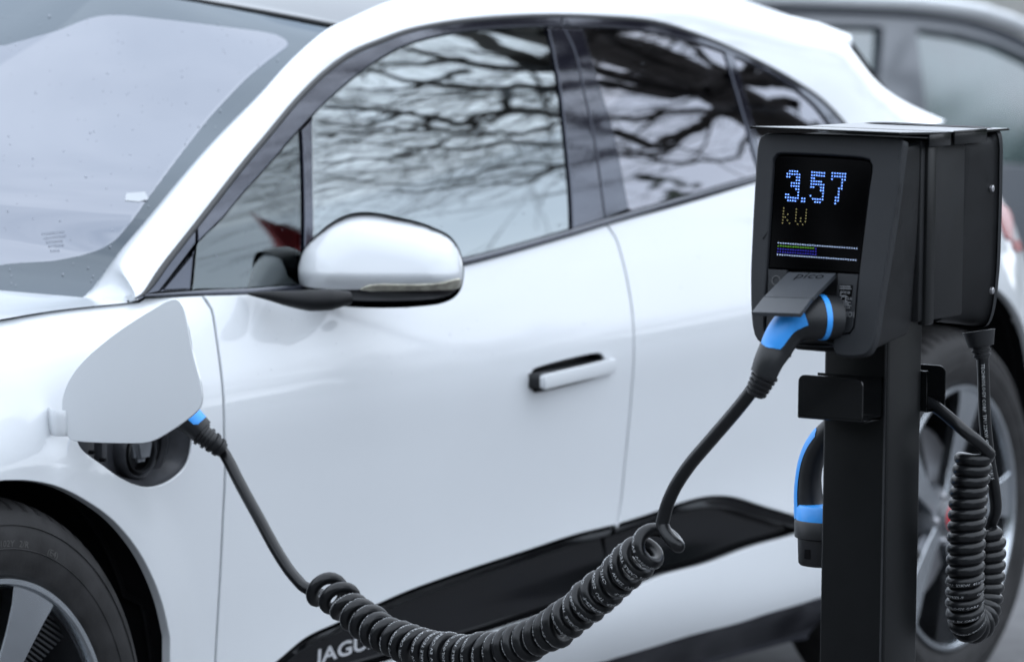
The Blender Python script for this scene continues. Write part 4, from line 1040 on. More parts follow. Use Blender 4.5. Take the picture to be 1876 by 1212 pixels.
# LED matrix: every lit diode is its own small lens, joined per colour
def leds():
    A = F2((1440, 311), (1546, 318), (1435, 370))   # top-left of the 3, top-right of the 7, bottom-left of the 3
    G3 = ['.1111.', '111111', '11..11', '....11', '..1111', '..1111', '....11', '.....1', '11...1', '111111', '.1111.']
    GD = ['..']*9+['11', '11']
    G5 = ['111111', '111111', '11....', '11111.', '111111', '11..11', '....11', '.....1', '1....1', '.11111', '..111.']
    G7 = ['111111', '111111', '1...11', '....1.', '....1.', '...11.', '...1..', '...1..', '..11..', '..11..', '..1...']
    def cell(px0, dxu, dyu, grid_, out):
        for r, row in enumerate(grid_):
            for c, ch in enumerate(row):
                if ch == '1': out.append((px0[0]+c*dxu[0]+r*dyu[0], px0[1]+c*dxu[1]+r*dyu[1]))
    blue, yel, green, dim, bar = [], [], [], [], []
    s = 1/4.327
    def z(x, y): return (1380+x*s, 220+y*s)
    dx = (19.4*s, 1.4*s); dy = (-1.6*s, 23.3*s)
    cell(z(262, 399), dx, dy, G3, blue); cell(z(392, 408), dx, dy, GD, blue)
    cell(z(457, 410), dx, dy, G5, blue); cell(z(618, 417), (20.6*s, 1.2*s), (-1.9*s, 23.9*s), G7, blue)
    dx1 = (18.5*s, 1.0*s); dy1 = (-2.0*s, 23.6*s)
    cell(z(232, 694), dx1, dy1, ['1...', '1...', '1.1.', '11..', '1.1.', '1..1'], yel)
    cell(z(333, 703), (19.8*s, 1.0*s), dy1, ['1...1', '1...1', '1...1', '1.1.1', '1.1.1', '.1.1.'], yel)
    for i in range(33):
        t = i/32; bar.append(z(190+(811-190)*t, 970+(1014-970)*t)); bar.append(z(183+(802-183)*t, 1062+(1106-1062)*t))
    for i in range(15): t = i/14; green.append(z(189+(466-189)*t, 993+(1012-993)*t))
    for r in range(2):
        for i in range(16): t = i/15; dim.append(z(187-2*r+(486-187)*t, 1017+23*r+(1038-1017)*t))
    dim.append(z(486, 1016))
    for nm, lst, m_, rad in (('lit_digits', blue, MT['led_blue'], .00074), ('lit_unit', yel, MT['led_yel'], .0006), ('lit_bar', bar, MT['led_bar'], .00062), ('lit_bar', green, MT['led_green'], .0006), ('lit_bar', dim, MT['led_dim'], .0006)):
        V, Fc = [], []
        for q in lst:
            c = F2(q)[0]; b = len(V)
            for k in range(8):
                a = k*math.pi/4; V.append(np.array(Sdp(c[0]+rad*math.cos(a), c[1]+rad*math.sin(a)))+fn_*.0004)
            V.append(np.array(Sdp(*c))+fn_*.0009)
            for k in range(8): Fc.append((b+k, b+(k+1) % 8, b+8))
        mesh(nm, V, Fc, m_, disp)
leds()
# hinged socket cover
def cover():
    T0 = fl((1488, 499), -.150); 
    xs0 = T0[0]; L_ = .100
    a = hitX((1444, 498), xs0); b = hitX((1532, 500), xs0); c = hitX((1378, 567), xs0-.094); d = hitX((1469, 576), xs0-.094)
    o = a; u = (b-a)/np.linalg.norm(b-a); vv = (c-a); vv -= u*(vv@u); Lv = np.linalg.norm(vv); vv /= Lv; n = np.cross(vv, u)
    if n[2] < 0: n = -n
    wd_ = np.linalg.norm(b-a)
    S, N = (lambda p, q: o+u*p+vv*q), (lambda p, q: n)
    t1 = .66
    def quad(q0, q1, i=.0): return [np.array([i, q0*Lv+i*0]), np.array([wd_-i, q0*Lv]), np.array([wd_-i, q1*Lv]), np.array([i, q1*Lv])]
    cv = panel('socket_cover', quad(0, t1), S, MT['cover'], post, NRM=N, spacing=.03, gap=0.0, r=.0008, depth=.005)
    # front lip bends down
    o2 = o+vv*Lv*t1; v2 = vv*math.cos(.10)-n*math.sin(.10); n2 = n*math.cos(.10)+vv*math.sin(.10)
    panel('cover_lip', [np.array([0, 0.0005]), np.array([wd_, .0005]), np.array([wd_, Lv*(1-t1)]), np.array([0, Lv*(1-t1)])], lambda p, q: o2+u*p+v2*q, MT['cover'], cv, NRM=lambda p, q: n2, spacing=.03, gap=0., r=.0008, depth=.005)
    text_on('embossed_text', 'pico', .022, o+u*wd_*.24+vv*.0165, u, -vv, n, MT['cavity'], cv, xs=1.05, off=.0004)
cover()
# roof sheets of the two boxes
def lids():
    zF = hitX((1538, 238), CC[0]-.138)[2]; zB_ = hitX((1700, 229), CC[0]+.160)[2]; zM = zT+.004; zf = zM+.003
    def lid(xa, xb, za, zb, ya, yb, name='rain_cover'):
        V = [np.array([CC[0]+xa, CC[1]+ya, za]), np.array([CC[0]+xa, CC[1]+yb, za]), np.array([CC[0]+xb, CC[1]+yb, zb]), np.array([CC[0]+xb, CC[1]+ya, zb])]
        bm = bmesh.new(); t = [bm.verts.new(q) for q in V]; bt = [bm.verts.new(q-np.array([0, 0, .0028])) for q in V]
        bm.faces.new(t); bm.faces.new(bt[::-1])
        for i in range(4): bm.faces.new((t[i], bt[i], bt[(i+1) % 4], t[(i+1) % 4]))
        bmesh.ops.recalc_face_normals(bm, faces=bm.faces); bmesh.ops.bevel(bm, geom=list(bm.edges), offset=.0009, segments=2, affect='EDGES')
        return bm_obj(name, bm, MT['sheet'], post)
    l1 = lid(-.138, -.004, zF, zM, -.1035, .1035)
    sk = box('cover_skirt', (CC[0]-.062, CC[1]-.1035, zT-.012), (CC[0]-.004, CC[1]-.1012, zf-.004), MT['sheet'], l1, bev=.0005, taper=lambda c: (c[0]+(.018 if c[2] < zT-.02 and c[0] < CC[0]-.05 else 0), c[1], c[2]))
    l2 = lid(.004, .160, zM, zB_, -.1035, .1035)
    sk2 = box('cover_skirt', (CC[0]+.006, CC[1]-.1035, zT-.012), (CC[0]+.095, CC[1]-.1012, zf-.002), MT['sheet'], l2, bev=.0005)
lids()
for z_ in ((345), (532)):
    q = hit((1815, z_), 1, CC[1]-.094); lathe('housing_screw', [(0, .0035), (.0022, .0035), (.0042, .003), (.0046, 0)], MT['steel'], post, (q[0], CC[1]-.0945, q[2]), (0, -1, 0), 12)
# cable hooks: folded sheet on the front and the back of the column
def hook(sgn):
    """U-shaped sheet: back leg on the column, floor, and a front flap with rounded free corners"""
    x0, x1 = sgn*HW, sgn*.100; y0, y1 = (-.038, .051) if sgn < 0 else (-.051, .038)
    zt_ = fl((1525, 690), -.10)[2]; zb_ = fl((1525, 771), -.10)[2]; t = .0028; rc = .009
    u = np.array([0, -1., 0]) if sgn < 0 else np.array([0, 1., 0]); w = y1-y0; o = np.array([CC[0]+x1, CC[1]+(y1 if sgn < 0 else y0), zb_]); hgt = zt_-zb_
    S, N = plane_map(o, u, (0, 0, 1)); ar = [np.array([w-rc+rc*math.sin(a), hgt-rc+rc*math.cos(a)]) for a in np.linspace(0, math.pi/2, 7)]
    al = [np.array([rc-rc*math.cos(a), hgt-rc+rc*math.sin(a)]) for a in np.linspace(0, math.pi/2, 7)]
    h = panel('cable_hook', [np.array([0, .004])]+al+ar+[np.array([w, .004])], S, MT['sheet'], post, NRM=N, spacing=.02, step=.004, gap=0, r=.0007, depth=t)
    hb = panel('hook_inside', [np.array([0, .004])]+al+ar+[np.array([w, .004])], lambda a, b: np.array(S(a, b))-N(a, b)*(t-.0003), MT['sheet'], h, NRM=lambda a, b: -N(a, b), spacing=.02, step=.004, gap=0, r=.0007, depth=.001)
    pr = [(x1, .004), (x1-sgn*.0012, .0012), (x1-sgn*.004, 0), (x0+sgn*.006, 0), (x0+sgn*.003, .0012), (x0+sgn*.0018, .005), (x0+sgn*.0018, hgt*.96)]
    V = []
    for q in pr: V += [np.array([CC[0]+q[0], CC[1]+y0, zb_+q[1]]), np.array([CC[0]+q[0], CC[1]+y1, zb_+q[1]])]
    ins = [(x0+sgn*.0048, hgt*.96), (x0+sgn*.0048, .006), (x0+sgn*.007, .0032), (x1-sgn*.0045, .0032), (x1-sgn*.0028, .0055)]
    for q in ins: V += [np.array([CC[0]+q[0], CC[1]+y0, zb_+q[1]]), np.array([CC[0]+q[0], CC[1]+y1, zb_+q[1]])]
    k = len(V)//2; Fc = [(2*i, 2*i+1, 2*i+3, 2*i+2) for i in range(k-1)]
    for e in (0, 1):  # side walls
        for (i, j, p, q) in ((0, 1, 11, 10), (1, 2, 10, 9), (2, 3, 10, 9), (3, 4, 9, 8), (4, 5, 8, 8), (5, 6, 8, 7)):
            f = [2*i+e, 2*j+e, 2*p+e, 2*q+e]; Fc.append(tuple(dict.fromkeys(f)))
    m_ = mesh('hook_floor', V, [f for f in Fc if len(f) > 2], MT['sheet'], h); m_.data.set_sharp_from_angle(angle=math.radians(40))
    return h
hook(-1); hook(1)

# ================================================================ CABLES AND PLUGS
RC = .0085
def helix(C, R, turns, ph=0., up=(0, 0, 1), per=18, taper=None):
    """coil around the centre line C"""
    C = rs3(C, int(turns*per)); T_, N_, B_ = frames(C, up); out, rad = [], []
    n = len(C)
    for i in range(n):
        a = ph+2*math.pi*turns*i/(n-1); r_ = R if taper is None else R*taper(i/(n-1)); d = math.cos(a)*N_[i]+math.sin(a)*B_[i]; out.append(C[i]+r_*d); rad.append(d)
    return np.array(out), np.array(rad)
def print_on(path, rad, s, name, parent, start, size=.0052, gap=.012, total=None, twist=.0, rc=RC, spread=None):
    """cable lettering wrapped on the sheath, facing outwards (rad)"""
    seg = np.linalg.norm(np.diff(path, axis=0), axis=1); S_ = np.r_[0, np.cumsum(seg)]; tv, tf = text_mesh(s, size, 0, 1.05, 1)
    Lt = tv[:, 0].max()+gap; V, Fc = [], []; st = start
    tan = np.gradient(path, axis=0); tan /= np.linalg.norm(tan, axis=1)[:, None]
    while st+Lt < S_[-1] and (total is None or st < total):
        b = len(V); s_ = st+tv[:, 0]; hgt = tv[:, 1]-size*.35
        p = np.stack([np.interp(s_, S_, path[:, i]) for i in range(3)], 1); t_ = np.stack([np.interp(s_, S_, tan[:, i]) for i in range(3)], 1); r_ = np.stack([np.interp(s_, S_, rad[:, i]) for i in range(3)], 1)
        t_ /= np.linalg.norm(t_, axis=1)[:, None]; r_ -= t_*(r_*t_).sum(1)[:, None]; r_ /= np.linalg.norm(r_, axis=1)[:, None]; q = np.cross(r_, t_)
        a = hgt/rc+twist+ (0 if spread is None else spread*np.sin(s_*3.1)[:])
        w = p+(rc+.0003)*(r_*np.cos(a)[:, None]+q*np.sin(a)[:, None])
        V += list(w); Fc += [tuple(b+i for i in f) for f in tf]; st += Lt
    return mesh(name, V, Fc, MT['print'], parent, smooth=False)
cab1 = tag(empty('charging_cable', tuple(hitY((880, 1192), -.6))), 'black coiled cable hanging between the car fender and the lit front charging box', 'cable', None)
# centre line lies in the upright plane between the port and the box
A3 = hitY((412, 822), -.115); B3 = fl((1385, 708), -.225)
pn = np.cross(B3-A3, [0, 0, 1.]); pn /= np.linalg.norm(pn)
def hp_(px): d = ray(px); return CAM+d*(((A3-CAM)@pn)/(d@pn))
left = catmull([hp_(q) for q in ((392, 806), (412, 832), (440, 886), (475, 950), (505, 1005), (530, 1044), (552, 1070))], .01)
cl = catmull([hp_(q) for q in ((586, 1074), (616, 1092), (650, 1122), (700, 1158), (760, 1182), (830, 1196), (900, 1194), (970, 1172), (1030, 1140), (1080, 1100), (1125, 1062), (1158, 1030), (1188, 1004), (1226, 978))], .01)
turns = 33.0
Tc0 = np.array(cl[1])-np.array(cl[0])
tp = lambda t: 1+.02*math.exp(-t*30)+.04*math.exp(-(1-t)*25)
def warp(C):  # pitch is close where the coil hangs, wide at both ends
    C = rs3(C, 400); n = len(C); t = np.linspace(0, 1, 400); 
    dens = 1-.5*np.exp(-t/.05)-.78*np.exp(-((1-t)/.055)**2); cum = np.r_[0, np.cumsum((dens[1:]+dens[:-1])/2)]; cum /= cum[-1]
    return cum
def helix2(C, R, turns, ph, per=20, up=(0, 0, 1)):
    C = rs3(C, 400); T_, N_, B_ = frames(C, up); cum = warp(C); n = int(turns*per); s = np.interp(np.linspace(0, 1, n), cum, np.linspace(0, 1, 400)); x = np.linspace(0, 1, 400)
    I_ = lambda A: np.stack([np.interp(s, x, A[:, i]) for i in range(3)], 1)
    Cc, Nn, Bb, Tt = I_(C), I_(N_), I_(B_), I_(T_); out, rad = [], []
    for i in range(n):
        a = ph-2*math.pi*turns*i/(n-1); wob = 1+.06*math.sin(i/per*1.7)+.04*math.sin(i/per*4.1+1)
        tilt = .16*math.sin(i/per*.9)+.10*math.sin(i/per*2.7+2)
        d = math.cos(a)*Nn[i]+math.sin(a)*Bb[i]; out.append(Cc[i]+R*tp(i/(n-1))*wob*d+Tt[i]*R*tilt*math.cos(a)); rad.append(d)
    return np.array(out), np.array(rad)
coil, crad = helix2(cl, .0190, turns, math.radians(200))
right = catmull([hp_(q) for q in ((1214, 955), (1222, 925), (1236, 893), (1262, 853), (1300, 808), (1338, 764), (1362, 735), (1384, 705), (1392, 690))], .01)
def bridge(a, b, c, d, n=14, w=.5):
    """smooth link from a->b to c->d"""
    a, b, c, d = map(np.array, (a, b, c, d)); L_ = np.linalg.norm(c-b)*w*2; t0 = (b-a)/np.linalg.norm(b-a)*L_; t1 = (d-c)/np.linalg.norm(d-c)*L_; out = []
    for i in range(1, n):
        t = i/n; out.append((2*t**3-3*t*t+1)*b+(t**3-2*t*t+t)*t0+(-2*t**3+3*t*t)*c+(t**3-t*t)*t1)
    return out
path = list(left)+bridge(left[-2], left[-1], coil[0], coil[1])+list(coil)+bridge(coil[-2], coil[-1], right[0], right[1])+list(right)
path = np.array(path)
sweep('sheath', path, RC, MT['cable'], cab1, seg=14)
TXT = 'CHTL CABLE TECHNOLOGY CORP.  TPU  22KW  450/750V  EV CABLE  H07BZ5-F   '
print_on(coil, crad, TXT, 'sheath_print', cab1, .25, size=.0056, spread=.35)
def straight_rad(P, d): T_ = np.gradient(P, axis=0); return np.tile(np.array(d, float), (len(P), 1))
# boot and handle of the plug in the box
def ribs(C, r0, r1, parent, name='strain_relief', k=5):
    C = rs3(C, 60); R = []
    for i in range(60):
        t = i/59; w = (math.sin(t*k*2*math.pi-.6) > 0); R.append((r0+(r1-r0)*t)*(1.0 if w else .84))
    return sweep(name, C, R, MT['rubber'], parent, seg=24)
def plug_front():
    pl = empty('plug', tuple(fl((1420, 620), -.19))); pl.parent = cab1; pl.location = Vector(fl((1420, 620), -.19))-Vector(cab1.location)
    xh = -.215
    spine = [fl((1531, 582), -.158), fl((1500, 581), -.176), fl((1470, 586), -.190), fl((1447, 599), -.199), fl((1432, 618), -.206), fl((1420, 640), -.212), fl((1409, 660), -.220), fl((1399, 685), -.223)]
    C = rs3(catmull(spine, .006), 40); R = np.interp(np.linspace(0, 1, 40), [0, .18, .34, .5, .68, .85, 1], [.0285, .0285, .0265, .0235, .0215, .019, .0172])
    gp = sweep('plug_body', C, R, MT['plastic'], pl, seg=32, up=(0, 1, .4), ell=(1., .92))
    # blue inlay on the upper camera side of the grip and the blue collar at the socket
    T_, N_, B_ = frames(C, (0, 1, .4)); V, Fc = [], []; i0, i1 = 13, 31; na = 12
    for i in range(i0, i1+1):
        tt = (i-i0)/(i1-i0); wdt = .70+.10*math.sin(tt*math.pi); wdt *= min(1, (i1-i+.25)/1.6)
        cdir = -ray((1415, 610))-RT*.55+np.array([0, 0, .35]); mid = math.atan2(cdir@B_[i]/.92, cdir@N_[i])
        for j in range(na+1):
            a = mid+wdt*(2*j/na-1)*1.15; e_ = 1.035-.04*abs(2*j/na-1)**6; V.append(C[i]+R[i]*e_*(math.cos(a)*N_[i]+.92*math.sin(a)*B_[i]))
    k = na+1; Fc = [(i*k+j, i*k+j+1, (i+1)*k+j+1, (i+1)*k+j) for i in range(i1-i0) for j in range(na)]
    mesh('blue_grip', V, Fc, MT['blue'], gp)
    sweep('blue_collar', C[5:8], R[5:8]*1.03, MT['blue'], gp, seg=32, up=(0, 1, .4), ell=(1, .92))
    ribs([fl((1403, 683), -.2225), fl((1396, 697), -.2235), fl((1383, 722), -.2245)], .0168, .0130, gp)
    # small latch behind the grip
    box('latch', fl((1440, 640), -.200)-np.array([.006, .004, .010]), fl((1440, 640), -.200)+np.array([.008, .008, .010]), MT['plastic'], gp, bev=.002)
plug_front()
def plug_car():
    pl = empty('plug', tuple(port_c)); pl.parent = cab1; pl.location = Vector(port_c)-Vector(cab1.location)
    sp = [port_c+np.array([0, .0, 0]), port_c+np.array([0, -.04, 0]), hitY((318, 746), -.052), hitY((347, 769), -.078), hitY((370, 790), -.095)]
    C = rs3(catmull(sp, .006), 40); R = np.interp(np.linspace(0, 1, 40), [0, .3, .6, 1], [.028, .028, .0245, .0185])
    gp = sweep('plug_body', C, R, MT['plastic'], pl, seg=28, up=(0, 0, 1))
    V = []; T_, N_, B_ = frames(C, (0, 0, 1)); na = 10
    for i in range(16, 38):
        wd_ = .85*min(1, (38-i+.3)/1.8)
        cdir = -ray((355, 780))+np.array([0, 0, 1.3])+RT*.5; mid = math.atan2(cdir@B_[i], cdir@N_[i])
        for j in range(na+1):
            a = mid+wd_*(2*j/na-1); V.append(C[i]+R[i]*1.035*(math.cos(a)*N_[i]+math.sin(a)*B_[i]))
    k = na+1; mesh('blue_grip', V, [(i*k+j, i*k+j+1, (i+1)*k+j+1, (i+1)*k+j) for i in range(21) for j in range(na)], MT['blue'], gp)
    ribs([hitY((366, 792), -.090), hitY((385, 806), -.103), hitY((408, 824), -.115)], .0185, .0135, gp, k=4)
plug_car()
# second cable: drops from the rear box, coils up and hangs by its plug on the rear hook
cab2 = tag(empty('coiled_cable', tuple(fl((1780, 1160), .16))), 'black coiled cable hanging in a tight upright loop to the right of the post', 'cable')
def second():
    g = [fl((1793, 612), .150), fl((1796, 632), .150), fl((1800, 657), .150)]
    ribs(catmull(g, .004), .0165, .0105, cab2, k=5)
    sweep('gland', [fl((1793, 606), .150), fl((1797, 634), .150)], [.021, .0165], MT['rubber'], cab2, seg=20)
    dn = catmull([fl(q, x) for q, x in (((1800, 650), .150), ((1802, 700), .152), ((1804, 760), .156), ((1812, 840), .165), ((1822, 900), .175), ((1824, 935), .185), ((1814, 962), .19))], .01)
    hc = catmull([fl(q, x) for q, x in (((1808, 975), .19), ((1808, 1020), .19), ((1805, 1070), .188), ((1800, 1110), .18), ((1791, 1137), .16), ((1777, 1143), .135), ((1769, 1125), .115), ((1768, 1080), .105), ((1770, 1000), .10), ((1775, 900), .10), ((1782, 850), .10), ((1785, 832), .10))], .006)
    co, rd_ = helix(hc, .0172, 27, math.radians(20), up=(0, -1, 0), per=20)
    up_ = catmull([fl(q, x) for q, x in (((1812, 830), .10), ((1795, 812), .085), ((1768, 790), .07), ((1738, 764), .072), ((1712, 744), .075), ((1690, 735), .078), ((1650, 735), .08), ((1610, 745), .085))], .01)
    up_ = list(up_)+catmull([up_[-1], fl((1575, 755), .09), fl((1545, 768), .095), fl((1526, 788), .10)], .01)[1:]
    # start of the loop follows the coil top
    P = np.array(list(dn)+bridge(dn[-2], dn[-1], co[0], co[1])+list(co)+bridge(co[-2], co[-1], up_[0], up_[1], w=.35)+list(up_))
    sweep('sheath', P, .0078, MT['cable'], cab2, seg=14)
    dnp = np.array(dn); print_on(dnp, np.tile(-ray((1800, 800)), (len(dnp), 1)), 'TECHNOLOGY CORP. TPU 22KW 450/750V EV CABLE ', 'sheath_print', cab2, .01, size=.006, rc=.0078)
    print_on(co, rd_, TXT, 'sheath_print', cab2, 1.25, size=.0045, rc=.0078, spread=.2, total=1.75)
    # holstered plug
    pl = empty('plug', tuple(fl((1490, 900), .10))); pl.parent = cab2; pl.location = Vector(fl((1490, 900), .10))-Vector(cab2.location)
    sp = [fl(q, .10) for q in ((1528, 778), (1508, 800), (1492, 828), (1483, 862), (1481, 900), (1484, 930), (1490, 950))]
    C = rs3(catmull(sp, .006), 40); R = np.interp(np.linspace(0, 1, 40), [0, .3, .6, .85, 1], [.0135, .0155, .0165, .019, .024])
    gp = sweep('plug_body', C, R, MT['rubber'], pl, seg=24, up=(0, 1, 0), ell=(1, 1))
    T_, N_, B_ = frames(C, (0, 1, 0)); V = []; na = 8
    for i in range(5, 38):
        lf = np.array([-RT[0], -RT[1], 0]); mid = math.atan2(lf@B_[i], lf@N_[i]); wd_ = .62*min(1, (i-4)/3)
        for j in range(na+1): a = mid+wd_*(2*j/na-1); V.append(C[i]+R[i]*1.05*(math.cos(a)*N_[i]+math.sin(a)*B_[i]))
    k = na+1; mesh('blue_grip', V, [(i*k+j, i*k+j+1, (i+1)*k+j+1, (i+1)*k+j) for i in range(32) for j in range(na)], MT['blue'], gp)
    hd = fl((1512, 944), .10)
    lathe('blue_collar', [(.034, -.012), (.0372, -.009), (.0372, .009), (.034, .013), (.0, .015)], MT['blue'], gp, hd, (.04, 0, 1), 40)
    lathe('plug_head', [(.0, -.064), (.030, -.064), (.0325, -.061), (.0345, -.030), (.0385, -.028), (.0395, -.008), (.038, -.006), (.0, -.006)], MT['rubber'], gp, hd, (.04, 0, 1), 40)
    q = fl((1490, 1010), .075); box('plug_slot', (hd[0]-.036, hd[1]+.002, hd[2]-.052), (hd[0]-.0315, hd[1]+.010, hd[2]-.040), MT['cavity'], gp, bev=0)
second()
# ================================================================ GREY CAR BEHIND
def grey_car():
    g = tag(empty('parked_car', (8.2, 3.8, 0)), 'out of focus grey car parked behind the tail of the white one', 'car')
    Y0 = 3.0
    SY = lambda x, z: Y0+max(0, z-.85)*.45
    def q2(*px, dy=0.): return [hitS(q, SY)[[0, 2]] for q in px]
    S = lambda off_: (lambda x, z: (x, Y0+off_+max(0, z-.85)*.45, z)); N = lambda x, z: np.array([0, -.912, .41])
    rl = q2((1180, 10), (1300, 6), (1450, 8), (1560, 12), (1660, 16), (1730, 24), (1790, 34), (1840, 50), (1876, 66), (1960, 108), (2050, 170), (2100, 260), (2120, 380))
    bodyp = join(catmull(rl, .2), [rl[-1]*np.array([1, 0])+np.array([0, .3])], [np.array([rl[0][0]-1.2, .3])], [np.array([rl[0][0]-1.2, .85])], [rl[0]-np.array([.5, .1])])
    w1 = q2((1250, 45), (1400, 46), (1500, 50), (1618, 52), (1612, 130), (1600, 220), (1590, 300), (1200, 300))
    w2 = q2((1682, 56), (1760, 66), (1830, 85), (1890, 112), (1960, 160), (1990, 230), (1990, 300), (1680, 296))
    b = panel('body', bodyp, S(0), MT['grey_paint'], g, holes=[np.array(w1), np.array(w2)], NRM=N, spacing=.3, step=.1, r=.01, depth=.05)
    for w in (w1, w2): panel('window', w, S(.025), MT['bgglass'], g, NRM=N, spacing=.3, step=.1, r=.004, depth=.01, gap=0)
    # roof
    rows = []
    for q in catmull(rl[:9], .25): 
        p = np.array(S(0)(*q)); rows.append([[p[0], y, p[2]+.085*(1-((y-3.9)/(p[1]-3.9))**2)] for y in np.linspace(p[1], 7.8-p[1], 13)])
    grid('roof', rows, MT['paint'], g)
    rr = [np.array(S(-.03)(*q))+np.array([0, 0, .022]) for q in catmull(rl[:10], .2)]
    sweep('roof_bar', rr, .028, MT['paint'], g, seg=10)
    for x in (6.6, 9.3):
        w = lathe('wheel', [(0, .02), (.2, .02), (.24, .03), (.33, .0), (.34, -.05), (.34, -.2)], MT['tyre'], g, (x, Y0+.05, .34), (0, -1, 0), 40)
    box('body_core', (5.6, Y0+.06, .3), (9.9, Y0+1.7, .85), MT['grey_paint'], g, bev=.05)
grey_car()
# ================================================================ TREE AND HEDGES (seen as reflections in the glass and paint)
def mirrored(px, D):
    """where the window at a picture point looks to: point at distance D along the reflected ray"""
    P = hitS(px, SG); n = NB(P[0], P[2], SG); d = ray(px); return P+(d-2*(d@n)*n)*D
def big_tree():
    rnd = random.Random(11); base = (11.4, -2.2, 0)
    t = tag(empty('bare_tree', base), 'large bare tree with long low limbs on the near side, mirrored in the side windows', 'tree')
    limbs = [([(1470, 95), (1380, 70), (1290, 60), (1180, 40), (1080, 60), (1003, 118), (960, 104), (915, 88), (868, 64), (800, 50)], (26, 12), 8.6),
             ([(1460, 150), (1400, 145), (1340, 150), (1290, 168), (1230, 160), (1180, 150), (1115, 134), (1060, 120), (1010, 127), (920, 125), (830, 108), (750, 90)], (24, 5), 8.4),
             ([(1300, 166), (1220, 172), (1150, 160), (1090, 150), (1020, 160), (940, 160), (860, 160), (760, 150), (680, 128), (630, 130)], (14, 3.5), 8.2),
             ([(1460, 190), (1400, 190), (1350, 200), (1310, 214), (1260, 240), (1200, 268), (1140, 245), (1080, 235), (1035, 215), (930, 200), (860, 225), (790, 215), (700, 200), (600, 198)], (15, 4), 8.6),
             ([(940, 160), (930, 195), (890, 228), (850, 240), (760, 232), (690, 250), (620, 262)], (7, 2), 8.1),
             ([(1360, 196), (1300, 200), (1240, 206), (1180, 215), (1110, 218), (1050, 225), (980, 240), (900, 246), (800, 262), (720, 300)], (11, 2.5), 9),
             ([(1290, 225), (1240, 262), (1180, 285), (1110, 280), (1035, 268), (960, 262), (860, 270), (760, 275), (700, 290), (590, 300)], (7, 2.5), 9),
             ([(1390, 230), (1340, 290), (1270, 298), (1220, 295), (1140, 272), (1060, 300), (970, 300), (860, 322), (740, 340), (600, 320)], (6, 2), 9.4),
             ([(1420, 110), (1340, 130), (1300, 112), (1262, 76), (1200, 55)], (14, 5), 8.8),
             ([(1340, 140), (1290, 130), (1230, 120), (1160, 92), (1110, 58)], (15, 5), 8.3),
             ([(860, 130), (800, 150), (730, 160), (650, 165)], (7, 2), 8.4), ([(850, 110), (770, 116), (700, 118), (660, 140)], (8, 2), 8.3),
             ([(1000, 60), (940, 60), (880, 52), (840, 56)], (10, 4), 8.6), ([(1035, 300), (980, 330), (920, 335), (830, 345), (700, 350)], (4, 1.5), 9.2),
             ([(760, 205), (700, 225), (640, 230), (590, 225)], (5, 2), 8.4), ([(800, 212), (770, 240), (720, 236), (660, 240), (600, 250)], (5, 2), 8.3)]
    tubes = []
    def shoot(p, d, r, L_, lv):
        pts, rad = [p], [r]; dd = d.copy(); n = 4
        for i in range(n):
            dd = dd+np.array([rnd.gauss(0, .13), rnd.gauss(0, .13), rnd.gauss(0, .06)]); dd /= np.linalg.norm(dd); p = p+dd*L_/n; pts.append(p); rad.append(max(.0025, r*(1-.7*(i+1)/n)))
        tubes.append((pts, rad, 3))
        if lv <= 0: return
        for j in range(3):
            i = rnd.randint(1, n); nd = dd+np.array([rnd.gauss(0, .45), rnd.gauss(0, .45), rnd.gauss(0, .13)]); nd /= np.linalg.norm(nd); shoot(pts[i], nd, rad[i]*.6, L_*rnd.uniform(.5, .8), lv-1)
    for px, (r0, r1), D in limbs:
        P = [mirrored(q, D+rnd.uniform(-.25, .25)+.5*math.sin(i*.9)) for i, q in enumerate(px)]; C = catmull(P, .12); n = len(C)
        C = [c+np.array([0, 0, .03*math.sin(i*.9)+.02*math.sin(i*2.3)]) for i, c in enumerate(C)]
        R = [(r0+(r1-r0)*(i/(n-1))**.7)*.0050*(1+.12*math.sin(i*.7)) for i in range(n)]; tubes.append((C, R, 1))
        for k in range(int(n*.36)):
            i = rnd.randint(int(n*.08), n-2); d = C[i+1]-C[i]; d /= np.linalg.norm(d); nd = d*.9+np.array([rnd.gauss(0, .35), rnd.gauss(0, .35), rnd.gauss(.03, .15)]); nd /= np.linalg.norm(nd)
            shoot(C[i], nd, min(R[i]*.5, .022)*rnd.uniform(.4, 1), rnd.uniform(.6, 1.5), 2)
    tr = [np.array(base)+np.array([.04*math.sin(z*1.1), .06*math.sin(z*.8), z]) for z in np.linspace(0, 7.5, 14)]
    for nm, tb in (('trunk', [(tr, list(np.linspace(.42, .20, 14)), 0)]), ('branches', tubes)):
        V, Fc = [], []
        for pts, rad, lv in tb:
            sg_ = (14, 8, 5, 3)[lv]; T_, N_, B_ = frames(pts); b = len(V)
            for i in range(len(pts)):
                for j in range(sg_): a = 2*math.pi*j/sg_; V.append(pts[i]+rad[i]*(1+(.08*math.sin(a*3+i) if lv < 2 else 0))*(math.cos(a)*N_[i]+math.sin(a)*B_[i]))
            for i in range(len(pts)-1):
                for j in range(sg_): k = (j+1) % sg_; Fc.append((b+i*sg_+j, b+i*sg_+k, b+(i+1)*sg_+k, b+(i+1)*sg_+j))
        o = mesh(nm, V, Fc, MT['bark'], t)
        if nm == 'branches': o['kind'] = 'stuff'
big_tree()
